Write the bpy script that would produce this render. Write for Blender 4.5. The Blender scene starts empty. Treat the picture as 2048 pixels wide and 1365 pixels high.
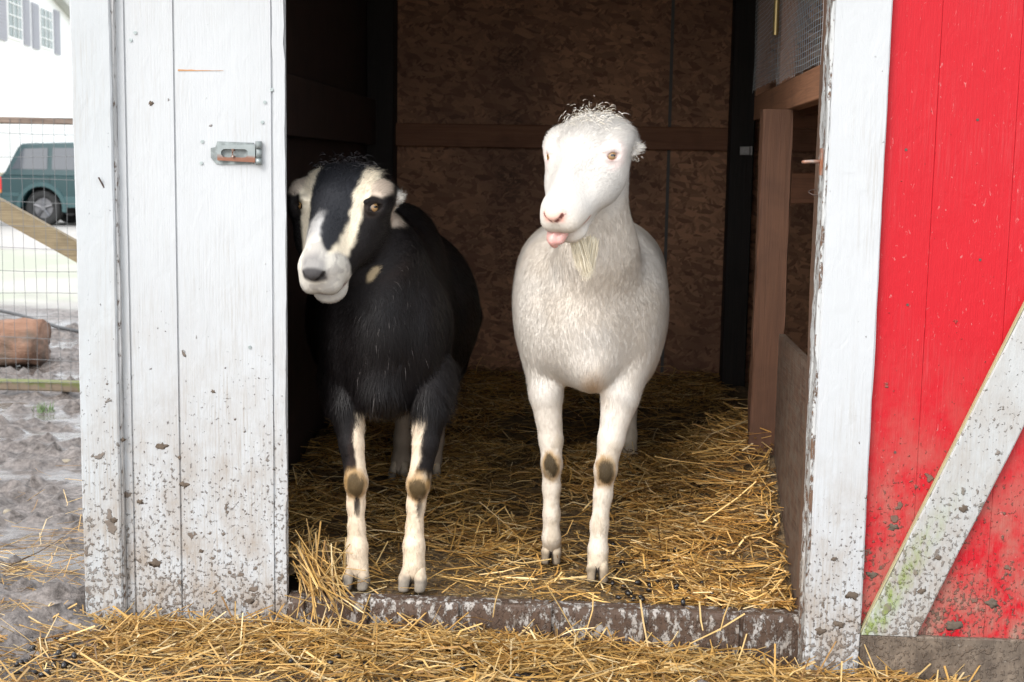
import bpy, math, random
import numpy as np
from mathutils import Vector, Matrix
random.seed(7); RNG = np.random.default_rng(7)
SC = bpy.context.scene
COL = SC.collection
R = math.radians

# ------------------------------------------------------------------ camera
_f = 2680.0
def _n(v): return v / np.linalg.norm(v)
_fy = _n(np.array([188.0, 342.5, -_f]))
_up = np.array([341.0, 20800.0, 2680.0]); _up = _n(_up - _fy * _up.dot(_fy))
_fx = np.cross(_fy, _up)
CR = np.array([_fx, _fy, _up])                     # world = CR @ camera
CP = np.array([0.0, -2.76, 1.0])
cd = bpy.data.cameras.new('camera'); cam = bpy.data.objects.new('camera', cd); COL.objects.link(cam)
cd.sensor_width = 36.0; cd.lens = 36.0 * _f / 2048.0; cd.clip_start = 0.05; cd.clip_end = 3000
cd.dof.use_dof = True; cd.dof.focus_distance = 2.85; cd.dof.aperture_fstop = 9.0
M4 = Matrix(((*CR[0], CP[0]), (*CR[1], CP[1]), (*CR[2], CP[2]), (0, 0, 0, 1)))
cam.matrix_world = M4
SC.camera = cam
def at(u, v, y):                                   # photo pixel -> point on the upright plane at depth y
    d = CR @ np.array([u - 1024.0, 682.5 - v, -_f]); return CP + d * (y - CP[1]) / d[1]

# ------------------------------------------------------------------ world, sun, exposure
SUN_EL, SUN_AZ = R(40), R(218)                     # from behind the camera, to its left
w = bpy.data.worlds.new('World'); SC.world = w; w.use_nodes = True
nt = w.node_tree; bg = nt.nodes['Background']
sky = nt.nodes.new('ShaderNodeTexSky'); sky.sky_type = 'NISHITA'; sky.sun_disc = False
sky.sun_elevation = SUN_EL; sky.sun_rotation = SUN_AZ; sky.dust_density = 4.0; sky.air_density = 1.0; sky.ozone_density = 0.6
hs = nt.nodes.new('ShaderNodeHueSaturation'); hs.inputs['Saturation'].default_value = 0.55
nt.links.new(sky.outputs[0], hs.inputs['Color'])
cl = nt.nodes.new('ShaderNodeMix'); cl.data_type = 'RGBA'; cl.inputs[0].default_value = 0.6; cl.inputs[7].default_value = (8.8, 9.2, 9.6, 1)   # thin even cloud
nt.links.new(hs.outputs[0], cl.inputs[6]); nt.links.new(cl.outputs[2], bg.inputs['Color'])
bg.inputs['Strength'].default_value = 0.15
sd = bpy.data.lights.new('sun', 'SUN'); sun = bpy.data.objects.new('sun', sd); COL.objects.link(sun)
sd.energy = .9; sd.angle = R(24); sd.color = (1.0, 0.975, 0.94)
_sdir = Vector((math.sin(SUN_AZ) * math.cos(SUN_EL), math.cos(SUN_AZ) * math.cos(SUN_EL), math.sin(SUN_EL)))
sun.rotation_euler = _sdir.to_track_quat('Z', 'Y').to_euler()
SC.view_settings.view_transform = 'Standard'; SC.view_settings.look = 'None'
SC.view_settings.exposure = 1.0; SC.view_settings.gamma = 1.0
SC.render.engine = 'CYCLES'; SC.cycles.max_bounces = 8; SC.cycles.use_denoising = True

# ------------------------------------------------------------------ helpers
ORG = {}
def thing(name, loc, label, cat, group=None):
    o = bpy.data.objects.new(name, None); COL.objects.link(o); o.location = loc; o.empty_display_size = .1
    ORG[o] = np.array(loc, float); o['label'] = label; o['category'] = cat
    if group: o['group'] = group
    return o
def tag(o, label, cat, group=None, kind=None):
    if label: o['label'] = label
    if cat: o['category'] = cat
    if group: o['group'] = group
    if kind: o['kind'] = kind
    return o
def mesh(name, V, F, mat, parent=None, smooth=False, attr=None, mats=None, midx=None, label=None):
    """V in world coordinates; F list of faces or (n,k) array; stored relative to the thing's base"""
    V = np.asarray(V, float)
    if parent is not None: V = V - ORG[parent]
    me = bpy.data.meshes.new(name)
    if isinstance(F, np.ndarray):
        n, k = F.shape
        me.vertices.add(len(V)); me.vertices.foreach_set('co', V.astype(np.float32).ravel())
        me.loops.add(n * k); me.loops.foreach_set('vertex_index', F.astype(np.int32).ravel())
        me.polygons.add(n); me.polygons.foreach_set('loop_start', (np.arange(n) * k).astype(np.int32))
        me.update(calc_edges=True)
    else:
        me.from_pydata([tuple(v) for v in V], [], [tuple(int(i) for i in f) for f in F]); me.update()
    for m in (mats or [mat]): me.materials.append(m)
    if midx is not None: me.polygons.foreach_set('material_index', np.asarray(midx, np.int32))
    me.polygons.foreach_set('use_smooth', np.full(len(me.polygons), bool(smooth)))
    if attr is not None:
        a = me.color_attributes.new('tint', 'FLOAT_COLOR', 'POINT')
        c = np.ones((len(V), 4), np.float32); c[:, :3] = attr; a.data.foreach_set('color', c.ravel())
    o = bpy.data.objects.new(name, me); COL.objects.link(o)
    if parent is not None: o.parent = parent; ORG[o] = ORG[parent]
    else: ORG[o] = np.zeros(3)
    if label: o['label'] = label
    return o
class MB:
    def __init__(s): s.v = []; s.f = []
    def add(s, V, F):
        b = len(s.v); s.v += [tuple(x) for x in V]; s.f += [tuple(i + b for i in f) for f in F]; return s
    def box(s, x0, x1, y0, y1, z0, z1, c=0.0):
        """box with chamfered edges along its longest axis"""
        d = [x1 - x0, y1 - y0, z1 - z0]; ax = int(np.argmax(d)); o = [i for i in range(3) if i != ax]
        lo = [x0, y0, z0]; hi = [x1, y1, z1]; c = min(c, min(d[o[0]], d[o[1]]) * .45)
        a0, a1, b0, b1 = lo[o[0]], hi[o[0]], lo[o[1]], hi[o[1]]
        if c > 0: P = [(a0 + c, b0), (a1 - c, b0), (a1, b0 + c), (a1, b1 - c), (a1 - c, b1), (a0 + c, b1), (a0, b1 - c), (a0, b0 + c)]
        else: P = [(a0, b0), (a1, b0), (a1, b1), (a0, b1)]
        n = len(P); V = []
        for t in (lo[ax], hi[ax]):
            for p in P:
                q = [0, 0, 0]; q[ax] = t; q[o[0]] = p[0]; q[o[1]] = p[1]; V.append(q)
        F = [(i, (i + 1) % n, n + (i + 1) % n, n + i) for i in range(n)] + [tuple(range(n))[::-1], tuple(range(n, 2 * n))]
        return s.add(V, F)
    def tube(s, pts, r, n=8, r2=None, cap=True):
        pts = [np.array(p, float) for p in pts]; m = len(pts); V = []
        for i, p in enumerate(pts):
            t = _n(pts[min(i + 1, m - 1)] - pts[max(i - 1, 0)]); a = _n(np.cross(t, (0, 0, 1) if abs(t[2]) < .9 else (1, 0, 0))); b = np.cross(t, a)
            rr = r if r2 is None else r + (r2 - r) * i / (m - 1)
            if isinstance(r, (list, tuple)): rr = r[i]
            for k in range(n):
                an = 2 * math.pi * k / n; V.append(p + rr * (math.cos(an) * a + math.sin(an) * b))
        F = [(i * n + k, i * n + (k + 1) % n, (i + 1) * n + (k + 1) % n, (i + 1) * n + k) for i in range(m - 1) for k in range(n)]
        if cap: F += [tuple(range(n))[::-1], tuple(range((m - 1) * n, m * n))]
        return s.add(V, F)
    def prism(s, P, ax, t0, t1):
        """closed 2-D outline P extruded along axis ax"""
        o = [i for i in range(3) if i != ax]; V = []; n = len(P)
        for t in (t0, t1):
            for p in P:
                q = [0, 0, 0]; q[ax] = t; q[o[0]] = p[0]; q[o[1]] = p[1]; V.append(q)
        return s.add(V, [(i, (i + 1) % n, n + (i + 1) % n, n + i) for i in range(n)] + [tuple(range(n))[::-1], tuple(range(n, 2 * n))])
    def sphere(s, c, r, nu=12, nv=8):
        c = np.array(c, float); r = np.array(r if hasattr(r, '__len__') else (r, r, r), float); V = []
        for j in range(1, nv):
            for i in range(nu):
                V.append(c + r * np.array([math.sin(math.pi * j / nv) * math.cos(2 * math.pi * i / nu), math.sin(math.pi * j / nv) * math.sin(2 * math.pi * i / nu), math.cos(math.pi * j / nv)]))
        V += [c + r * (0, 0, 1), c - r * (0, 0, 1)]; n = len(V)
        F = [(j * nu + i, (j + 1) * nu + i, (j + 1) * nu + (i + 1) % nu, j * nu + (i + 1) % nu) for j in range(nv - 2) for i in range(nu)]
        F += [(n - 2, i, (i + 1) % nu) for i in range(nu)] + [(n - 1, (nv - 2) * nu + (i + 1) % nu, (nv - 2) * nu + i) for i in range(nu)]
        return s.add(V, F)
    def build(s, name, mat, parent=None, smooth=False, label=None): return mesh(name, s.v, s.f, mat, parent, smooth, label=label)
def rough_board(x0, x1, y0, y1, z0, z1, jit=.0015, c=.003, seg=.03, seed=0):
    """a board whose long edges wander a little, like worn timber"""
    rg = np.random.default_rng(seed); lo = np.array([x0, y0, z0]); hi = np.array([x1, y1, z1]); d = hi - lo
    ax = int(np.argmax(d)); o = [i for i in range(3) if i != ax]; n = max(2, int(d[ax] / seg))
    a0, a1, b0, b1 = lo[o[0]], hi[o[0]], lo[o[1]], hi[o[1]]
    P = [(a0 + c, b0), (a1 - c, b0), (a1, b0 + c), (a1, b1 - c), (a1 - c, b1), (a0 + c, b1), (a0, b1 - c), (a0, b0 + c)]
    V = []; k = len(P); off = np.zeros((k, 2))
    for i in range(n + 1):
        off = off * .75 + rg.normal(0, jit, (k, 2)); t = lo[ax] + d[ax] * i / n
        for j, p in enumerate(P):
            q = [0, 0, 0]; q[ax] = t; q[o[0]] = p[0] + off[j, 0]; q[o[1]] = p[1] + off[j, 1] * .4; V.append(q)
    m = MB(); m.add(V, [(i * k + j, i * k + (j + 1) % k, (i + 1) * k + (j + 1) % k, (i + 1) * k + j) for i in range(n) for j in range(k)] + [tuple(range(k))[::-1], tuple(range(n * k, (n + 1) * k))])
    return m

# value noise for geometry
def vnoise(P, seed=0):
    P = np.asarray(P, float); i = np.floor(P).astype(np.int64); f = P - i; f = f * f * (3 - 2 * f); r = np.zeros(len(P))
    for dx in (0, 1):
        for dy in (0, 1):
            for dz in (0, 1):
                h = (i[:, 0] + dx) * 374761393 + (i[:, 1] + dy) * 668265263 + (i[:, 2] + dz) * 2147483647 + seed * 1274126177
                h = (h ^ (h >> 13)) * 1274126177; h = (h ^ (h >> 16)) & 0xffff
                r += (h / 65535.0) * (f[:, 0] if dx else 1 - f[:, 0]) * (f[:, 1] if dy else 1 - f[:, 1]) * (f[:, 2] if dz else 1 - f[:, 2])
    return r * 2 - 1
def fbm(P, o=4, seed=0): return sum(vnoise(np.asarray(P) * 2 ** k, seed + k) * .5 ** k for k in range(o))

# ------------------------------------------------------------------ materials
class NT:
    def __init__(s, name):
        s.m = bpy.data.materials.new(name); s.m.use_nodes = True; s.t = s.m.node_tree; s.b = s.t.nodes['Principled BSDF']; s.N = s.t.nodes; s.L = s.t.links; s._pos = None
    def pos(s, sc=(1, 1, 1), rot=(0, 0, 0), loc=(0, 0, 0)):
        if s._pos is None: s._pos = s.N.new('ShaderNodeNewGeometry').outputs['Position']
        mp = s.N.new('ShaderNodeMapping'); mp.inputs['Scale'].default_value = sc; mp.inputs['Rotation'].default_value = rot; mp.inputs['Location'].default_value = loc
        s.L.new(s._pos, mp.inputs[0]); return mp.outputs[0]
    def noise(s, scale, sc=(1, 1, 1), detail=4, rough=.55, dist=0, loc=(0, 0, 0), rot=(0, 0, 0)):
        n = s.N.new('ShaderNodeTexNoise'); n.inputs['Scale'].default_value = scale; n.inputs['Detail'].default_value = detail; n.inputs['Roughness'].default_value = rough; n.inputs['Distortion'].default_value = dist
        s.L.new(s.pos(sc, rot, loc), n.inputs['Vector']); return n.outputs[0]
    def vor(s, scale, sc=(1, 1, 1), feat='F1', out='Distance', loc=(0, 0, 0), rot=(0, 0, 0), vec=None):
        n = s.N.new('ShaderNodeTexVoronoi'); n.feature = feat; n.inputs['Scale'].default_value = scale
        s.L.new(vec or s.pos(sc, rot, loc), n.inputs['Vector']); return n.outputs[out]
    def ramp(s, x, a, b, v0=0., v1=1.):
        n = s.N.new('ShaderNodeMapRange'); n.clamp = True
        for i, q in enumerate((x, a, b, v0, v1)):
            if isinstance(q, (int, float)): n.inputs[i].default_value = q
            else: s.L.new(q, n.inputs[i])
        return n.outputs[0]
    def math(s, op, a, b=0., c=None):
        n = s.N.new('ShaderNodeMath'); n.operation = op
        for i, q in enumerate((a, b) if c is None else (a, b, c)):
            if isinstance(q, (int, float)): n.inputs[i].default_value = q
            else: s.L.new(q, n.inputs[i])
        return n.outputs[0]
    def xyz(s, i):
        n = s.N.new('ShaderNodeSeparateXYZ'); s.L.new(s.pos(), n.inputs[0]); return n.outputs[i]
    def mix(s, fac, a, b, mode='MIX'):
        n = s.N.new('ShaderNodeMix'); n.data_type = 'RGBA'; n.blend_type = mode
        for i, q in ((0, fac), (6, a), (7, b)):
            if isinstance(q, (int, float)): n.inputs[i].default_value = q
            elif isinstance(q, tuple): n.inputs[i].default_value = (*q, 1) if len(q) == 3 else q
            else: s.L.new(q, n.inputs[i])
        return n.outputs[2]
    def attr(s, name='tint'):
        n = s.N.new('ShaderNodeAttribute'); n.attribute_name = name; return n.outputs['Color']
    def out(s, col=None, rough=None, bump=None, bd=.002, bs=1., metal=None, spec=None, **kw):
        b = s.b
        def put(k, q):
            if q is None: return
            if isinstance(q, (int, float)): b.inputs[k].default_value = q
            elif isinstance(q, tuple): b.inputs[k].default_value = (*q, 1)
            else: s.L.new(q, b.inputs[k])
        put('Base Color', col); put('Roughness', rough); put('Metallic', metal); put('Specular IOR Level', spec)
        for k, q in kw.items(): put(k.replace('_', ' '), q)
        if bump is not None:
            n = s.N.new('ShaderNodeBump'); n.inputs['Distance'].default_value = bd; n.inputs['Strength'].default_value = bs
            s.L.new(bump, n.inputs['Height']); s.L.new(n.outputs[0], b.inputs['Normal'])
        return s.m
MUD = (.105, .078, .058)
def m_paint(name, base, zmud=.35, amount=1.0, peel=0.0, wood=(.16, .10, .07), stain=(.30, .27, .235), moss=False, grain=1.0, flecks=None):
    """old exterior paint on sawn timber, splashed with mud near the ground"""
    t = NT(name); z = t.xyz(2)
    g = t.noise(1.0, (260, 260, 9), detail=5, rough=.65)              # saw grain
    big = t.noise(3.0, (1, 1, .6), detail=3)
    low = t.ramp(z, -.05, zmud, 1.0, 0.0); low2 = t.math('POWER', low, 1.35)
    base2 = t.mix(t.ramp(big, .35, .7), base, tuple(c * .93 for c in base))
    # thin grime that sits in the grain
    gr = t.math('MULTIPLY', t.ramp(g, .48, .72), t.math('ADD', t.math('MULTIPLY', low, .85 * amount), t.math('MULTIPLY', t.ramp(t.noise(7., (1, 1, .5), detail=5), .46, .66), .55)))
    c = t.mix(gr, base2, stain)
    if flecks: c = t.mix(t.math('MULTIPLY', t.ramp(t.noise(1., (150, 150, 70), detail=4, rough=.6, dist=.8, loc=(2, 8, 4)), .65, .72), .6), c, flecks)
    film = t.math('MULTIPLY', t.ramp(t.noise(14., (1, 1, .7), detail=7, rough=.7), .40, .66), t.math('MULTIPLY', low2, 1.15 * amount))
    c = t.mix(film, c, (.26, .205, .155))
    # spatter: blobs larger and denser near the ground
    sp = t.noise(120., (1, 1, .9), detail=4, rough=.55, dist=.0); sp2 = t.noise(36., detail=4, rough=.5, dist=.25, loc=(3, 1, 5))
    th = t.ramp(low, 0, 1, .73, .50); th2 = t.ramp(low, 0, 1, .75, .60)
    m1 = t.ramp(t.math('SUBTRACT', t.math('ADD', sp, t.math('MULTIPLY', t.math('SUBTRACT', t.noise(8., detail=3, loc=(1, 4, 7)), .5), .25)), th), 0, .08, 0, .75); pat = t.math('MULTIPLY', t.math('SUBTRACT', t.noise(6., detail=3, loc=(9, 4, 2)), .5), .30); m2 = t.ramp(t.math('SUBTRACT', t.math('ADD', sp2, pat), th2), 0, .035, 0, .9)
    mud = t.math('MULTIPLY', t.math('MAXIMUM', m1, m2), amount)
    c = t.mix(mud, c, t.mix(t.ramp(t.noise(90.), .35, .65), MUD, (.145, .108, .08)))
    h = t.math('MULTIPLY', g, .5 * grain)
    if peel > 0:
        pn = t.noise(55., (1, 1, .5), detail=8, rough=.75, loc=(7, 3, 1)); pm = t.ramp(pn, .62 - .2 * peel, .66 - .2 * peel)
        c = t.mix(pm, c, t.mix(g, wood, tuple(x * .45 for x in wood))); h = t.math('SUBTRACT', h, t.math('MULTIPLY', pm, .5))
    if moss:
        x = t.xyz(0); on = t.math('MULTIPLY', t.ramp(t.noise(60., (1, 1, .4), detail=7, rough=.7), .40, .60), t.ramp(z, .12, .40, 1., 0.))
        line = t.math('ABSOLUTE', t.math('SUBTRACT', x, t.math('ADD', .520, t.math('MULTIPLY', z, .52)))); on = t.math('MULTIPLY', on, t.ramp(line, .008, .034, .9, 0.))
        c = t.mix(on, c, (.20, .27, .045))
    h = t.math('ADD', h, t.math('MULTIPLY', mud, 1.6))
    h = t.math('ADD', h, t.math('MULTIPLY', t.noise(30., (1, 1, .5), detail=4, dist=1.), .9))
    return t.out(c, t.ramp(mud, 0, 1, .42, .85), h, bd=.0024, bs=.9, spec=.22)
def m_wood(name, a, b, ax=2, rough=.75, sc=1.0, dirt=0.0):
    t = NT(name); s = [110., 110., 110.]; s[ax] = 4.
    g = t.noise(sc, tuple(s), detail=6, rough=.6, dist=1.2); k = t.noise(9., detail=3)
    c = t.mix(t.ramp(g, .3, .7), a, b); c = t.mix(t.ramp(k, .5, .75, 0., .5), c, tuple(x * .5 for x in a))
    if dirt: c = t.mix(t.math('MULTIPLY', t.ramp(t.noise(28., detail=7, rough=.7), .42, .6), dirt), c, MUD)
    return t.out(c, rough, g, bd=.0015)
M = {}
WHITE = (.46, .475, .49)
M['white_siding'] = m_paint('white_siding_paint', WHITE, .80, 1.0)
M['white_trim'] = m_paint('white_trim_paint', WHITE, .60, 1.0, grain=.6)
M['corner_paint'] = m_paint('corner_board_paint', (.43, .45, .465), .85, .9, grain=.5)
M['moss_trim'] = m_paint('mossy_white_paint', (.41, .42, .42), 1.0, .85, moss=True, grain=.6)
M['bottom_trim'] = m_paint('muddy_white_paint', (.105, .082, .064), .5, .8, flecks=(.36, .34, .31), stain=(.07, .055, .043))
M['red'] = m_paint('red_barn_paint', (.44, .008, .016), .70, 1.0, stain=(.42, .06, .065), grain=1.3, flecks=(.50, .20, .19))
M['peel'] = m_paint('peeling_white_paint', (.46, .47, .47), .6, 1.0, peel=.48, wood=(.20, .12, .08))
M['sill'] = m_paint('worn_sill_paint', (.40, .38, .36), .35, .8, peel=.88, wood=(.125, .082, .06))
M['brown_wood'] = m_wood('brown_stud_wood', (.085, .036, .018), (.13, .058, .030))
M['brown_wood_y'] = m_wood('brown_rail_wood', (.19, .085, .045), (.28, .13, .065), ax=1)
M['brown_wood_x'] = m_wood('brown_beam_wood', (.20, .085, .046), (.31, .135, .07), ax=0)
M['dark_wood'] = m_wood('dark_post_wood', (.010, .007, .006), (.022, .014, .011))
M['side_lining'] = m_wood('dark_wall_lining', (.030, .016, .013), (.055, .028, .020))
M['kick'] = m_wood('dirty_plywood', (.05, .025, .015), (.115, .062, .038), ax=1, dirt=.9)
M['jamb'] = m_wood('jamb_wood', (.08, .042, .027), (.16, .085, .05), dirt=.5)
def m_osb():
    t = NT('oriented_strand_board'); cols = None; h = None
    for i, (rz, s) in enumerate((((.0, .5, .0), 75.), ((.0, -.9, .0), 95.), ((.0, 1.4, .0), 62.))):
        m2_ = t.N.new('ShaderNodeMapping'); m2_.inputs['Scale'].default_value = (1.0, .01, .38); t.L.new(t.pos(rot=rz, loc=(i * 3.1, 0, i * 1.7)), m2_.inputs[0])
        v = t.vor(s, out='Color', vec=m2_.outputs[0])
        sp = t.N.new('ShaderNodeSeparateColor'); t.L.new(v, sp.inputs[0]); x = sp.outputs[0]
        c = t.mix(x, (.22, .10, .055), (.60, .30, .165))
        if cols is None: cols = c; h = x
        else: cols = t.mix(t.ramp(sp.outputs[1], .52, .56), cols, c); h = t.math('ADD', h, x)
    cols = t.mix(t.ramp(t.noise(2.2, detail=4), .4, .7, 0., .55), cols, (.10, .046, .032))
    ink = t.math('MULTIPLY', t.ramp(t.noise(1., (90, 1, 150), detail=1), .50, .54), t.ramp(t.math('ABSOLUTE', t.math('ADD', t.xyz(0), .375)), .046, .050, .75, 0.))
    ink = t.math('MULTIPLY', ink, t.ramp(t.noise(1., (.01, .01, 5.), detail=0), .44, .47)); cols = t.mix(t.math('MULTIPLY', ink, .45), cols, (.02, .014, .012))
    return t.out(cols, .7, h, bd=.001)
M['osb'] = m_osb()
def simple(name, col, rough=.6, metal=0., var=.25, scale=30., bump=True, **kw):
    t = NT(name); n = t.noise(scale, detail=5)
    return t.out(t.mix(n, tuple(c * (1 - var) for c in col), tuple(min(1, c * (1 + var)) for c in col)), rough, n if bump else None, bd=.0006, metal=metal, **kw)
def m_rust(name, a, b, metal=.6, lo=.4, hi=.6):
    t = NT(name); n = t.noise(60., detail=6); k = t.ramp(n, lo, hi)
    return t.out(t.mix(k, a, b), t.ramp(k, 0, 1, .42, .8), n, bd=.0008, metal=t.ramp(k, 0, 1, metal, .1))
M['galv'] = m_rust('weathered_steel', (.26, .29, .29), (.18, .20, .20))
M['rust'] = m_rust('rusty_steel', (.30, .24, .21), (.26, .10, .05), .5)
M['brass'] = simple('brass', (.36, .27, .12), .45, .8, .12)
M['wire'] = simple('galvanised_wire', (.40, .41, .42), .5, .3, .15)
M['screw'] = simple('zinc_screw', (.32, .36, .36), .45, .7, .2, 200.)
M['nail'] = simple('rusty_nail', (.10, .07, .06), .7, .4)
M['ink'] = simple('stamp_ink', (.02, .015, .012), .8, 0., .2)
M['roof'] = simple('dark_roofing', (.05, .045, .045), .8)
M['seam'] = simple('grey_seam', (.12, .11, .10), .7)
M['tarp'] = simple('blue_grey_board', (.04, .05, .062), .7, 0., .4, 8.)

# ------------------------------------------------------------------ ground
def ground_z(x, y):
    x = np.asarray(x, float); y = np.asarray(y, float)
    z = -.055 * np.clip(y, 0, 3) / 3 - .075 * np.clip(y - 3, 0, 3) / 3 - .20 * np.clip(y - 6, 0, 18) / 18
    return z - .03 * np.clip(x + .2, 0, .6) / .6
def grid_axis(segs):
    a = [segs[0][0]]
    for x0, x1, st in segs: a += list(np.linspace(x0, x1, max(2, int(round((x1 - x0) / st)) + 1))[1:])
    return np.array(a)
gx = grid_axis([(-900, -60, 60), (-60, -12, 4), (-12, -4.2, .4), (-4.2, -1.1, .028), (-1.1, 1.4, .06), (1.4, 12, .8), (12, 60, 8), (60, 900, 80)])
gy = grid_axis([(-300, -12, 24), (-12, -1.2, .6), (-1.2, -.5, .06), (-.5, 6.2, .03), (6.2, 12, .25), (12, 60, 2.5), (60, 1500, 60)])
GX, GY = np.meshgrid(gx, gy, indexing='ij'); P = np.stack([GX.ravel(), GY.ravel(), np.zeros(GX.size)], 1)
near = np.clip(1 - (P[:, 1] - 6.0) / 2.2, 0, 1) * np.clip(1 - (np.abs(P[:, 0]) - 4.5) / 2, 0, 1)
clod = np.maximum(fbm(P * 11, 4, 3), -.10) * .026 + np.maximum(fbm(P * 34, 3, 9) - .12, 0) * .034 + fbm(P * 1.6, 2, 5) * .03
pud = np.clip((fbm(P * (3.1, 5.5, 1) + (3, 1, 0), 4, 17) - .06) / .14, 0, 1) * near; clod = clod * (1 - .93 * pud) - .010 * pud
inside = (P[:, 0] > -1.15) & (P[:, 0] < 1.8) & (P[:, 1] > -.02) & (P[:, 1] < 2.7)
P[:, 2] = ground_z(P[:, 0], P[:, 1]) + clod * near * np.where(inside, 0, 1) - np.where(inside, .03, 0)
ni, nj = len(gx), len(gy); I, J = np.meshgrid(np.arange(ni - 1), np.arange(nj - 1), indexing='ij'); q = (I * nj + J).ravel()
GF = np.stack([q, q + nj, q + nj + 1, q + 1], 1)
t = NT('wet_mud'); y = t.xyz(1)
n1 = t.noise(6., detail=6, rough=.6); n2 = t.noise(38., detail=6, rough=.7)
col = t.mix(t.ramp(n2, .35, .65), (.055, .044, .038), (.26, .225, .205))
wsep = t.N.new('ShaderNodeSeparateColor'); t.L.new(t.attr(), wsep.inputs[0]); wet = wsep.outputs[0]
col = t.mix(t.math('MULTIPLY', wet, .35), col, (.085, .07, .062))
far = t.ramp(t.math('ADD', y, t.math('MULTIPLY', t.noise(1.2), 3.)), 8.6, 9.8)
gcol = t.mix(t.ramp(t.noise(.35, detail=5), .48, .62), (.36, .375, .30), (.44, .42, .39))
col = t.mix(far, col, gcol)
col = t.mix(t.ramp(y, -2.2, -1.2, 1., 0.), col, t.mix(n2, (.40, .36, .30), (.56, .52, .46)))  # unseen pale ground in front, added to bounce light into the barn
rg = t.math('MAXIMUM', t.ramp(wet, 0, 1, .6, .07), far)
M['mud'] = t.out(col, rg, t.math('MULTIPLY', n2, t.ramp(wet, 0, 1, 1., .12)), bd=.012, bs=.8)
tag(mesh('ground', P, GF, M['mud'], smooth=True, attr=np.repeat(pud[:, None], 3, 1)), None, None, kind='structure')
# gravel drive where the car stands, a sheet over the ground
t = NT('pale_gravel'); n = t.noise(3., detail=8, rough=.7)
M['gravel'] = t.out(t.mix(n, (.30, .28, .26), (.52, .50, .47)), .9, n, bd=.02)
dx = grid_axis([(-80, 30, 3)]); dy = grid_axis([(15.5, 30, .9)]); V = []
for x in dx:
    for y_ in dy: V.append((x, y_ + (.6 * math.sin(x * .35) if y_ < 16 else 0), float(ground_z(x, y_)) + .006))
nj = len(dy); F = [(i * nj + j, (i + 1) * nj + j, (i + 1) * nj + j + 1, i * nj + j + 1) for i in range(len(dx) - 1) for j in range(nj - 1)]
tag(mesh('gravel_drive', V, F, M['gravel']), None, None, kind='structure')

# ------------------------------------------------------------------ the barn
barn = thing('goat_barn', (-.1, 0, 0), 'small white goat barn with open doorway and red door at its side', 'barn')
def part(name, m, mat, par=None, smooth=False, label=None): return m.build(name, M[mat] if isinstance(mat, str) else mat, par or barn, smooth, label)
# grooved front siding left of the doorway (profile in x,y run up z)
prof = [(-1.016, 0)]
for gx_ in (-.998, at(352, 400, 0)[0], at(545, 400, 0)[0]):
    prof += [(gx_ - .0022, 0), (gx_ - .0012, .004), (gx_ + .0012, .004), (gx_ + .0022, 0)]
prof += [(-.664, 0), (-.664, .016), (-1.016, .016)]
rg = np.random.default_rng(3); nz = 60; V = []; k = len(prof)
zs = np.linspace(-.012, 2.05, nz); o1 = 0.
for i, z in enumerate(zs):
    o1 = o1 * .6 + rg.normal(0, .0011)
    for j, p in enumerate(prof): V.append((p[0] + (o1 if j in (k - 3, k - 4) else 0), p[1], z))
F = [(i * k + j, i * k + (j + 1) % k, (i + 1) * k + (j + 1) % k, (i + 1) * k + j) for i in range(nz - 1) for j in range(k)]
front = mesh('front_siding', V, F, M['white_siding'], barn)
part('corner_board', rough_board(-1.103, -1.020, -.022, .0, -.03, 2.05, .0004, seed=1), 'corner_paint')
part('corner_batten', rough_board(-1.0215, -1.0165, -.014, .01, -.02, 2.05, .0008, .001, seed=5), m_paint('batten_paint', (.46, .46, .46), .6, 1., peel=.22, wood=(.20, .13, .09)))
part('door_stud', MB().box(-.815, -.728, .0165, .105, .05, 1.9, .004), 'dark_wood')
sp = [(-.66, -.014)]
for gx_ in (-.62, -.484, -.286, -.088, .110, .308): sp += [(gx_ - .005, -.014), (gx_ - .003, -.006), (gx_ + .003, -.006), (gx_ + .005, -.014)]
sp += [(.43, -.014), (.43, .030), (-.66, .030)]; k = len(sp); V = []; levels = [-.06, -.03, -.01, .01, .03, .05, .066, .075, .079]
for i, z in enumerate(levels):
    for j, p in enumerate(sp):
        fr_ = p[1] < .0; V.append((p[0], p[1] + (.006 * (i - 6) ** 1.3 * .5 if i > 6 and fr_ else 0) + (rg.normal(0, .0008) if fr_ else 0), z + (rg.normal(0, .0012) if fr_ and i > 4 else 0)))
F = [(i * k + j, i * k + (j + 1) % k, (i + 1) * k + (j + 1) % k, (i + 1) * k + j) for i in range(len(levels) - 1) for j in range(k)] + [tuple(range((len(levels) - 1) * k, len(levels) * k))]
mesh('front_sill', V, F, M['sill'], barn, label='chewed muddy sill board across the doorway')
part('door_header', MB().box(-.66, 2.0, -.012, .09, 1.62, 2.05, .003), 'white_siding')
part('front_siding', MB().box(.455, 1.98, -.014, .0, -.03, 1.62), 'white_siding')
part('jamb_post', rough_board(.4295, .50, .0, .060, -.02, 1.62, .0005, .004, seed=4), 'jamb')
part('jamb_edge', rough_board(.4268, .452, -.03, -.001, -.03, 1.62, .0007, .003, .012, seed=6), 'peel', label='peeling white edge of the door jamb')
part('side_wall', MB().box(-1.101, -1.084, 0.001, 2.56, -.05, 2.05), 'white_siding')
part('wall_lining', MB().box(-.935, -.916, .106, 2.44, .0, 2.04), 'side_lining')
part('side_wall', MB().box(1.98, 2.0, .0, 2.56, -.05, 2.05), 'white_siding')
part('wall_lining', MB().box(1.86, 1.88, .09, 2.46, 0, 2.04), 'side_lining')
part('back_wall', MB().box(-.93, .236, 2.452, 2.466, 0, 1.118), 'osb'); part('back_wall', MB().box(-.93, .236, 2.452, 2.466, 1.122, 2.04), 'osb')
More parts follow.
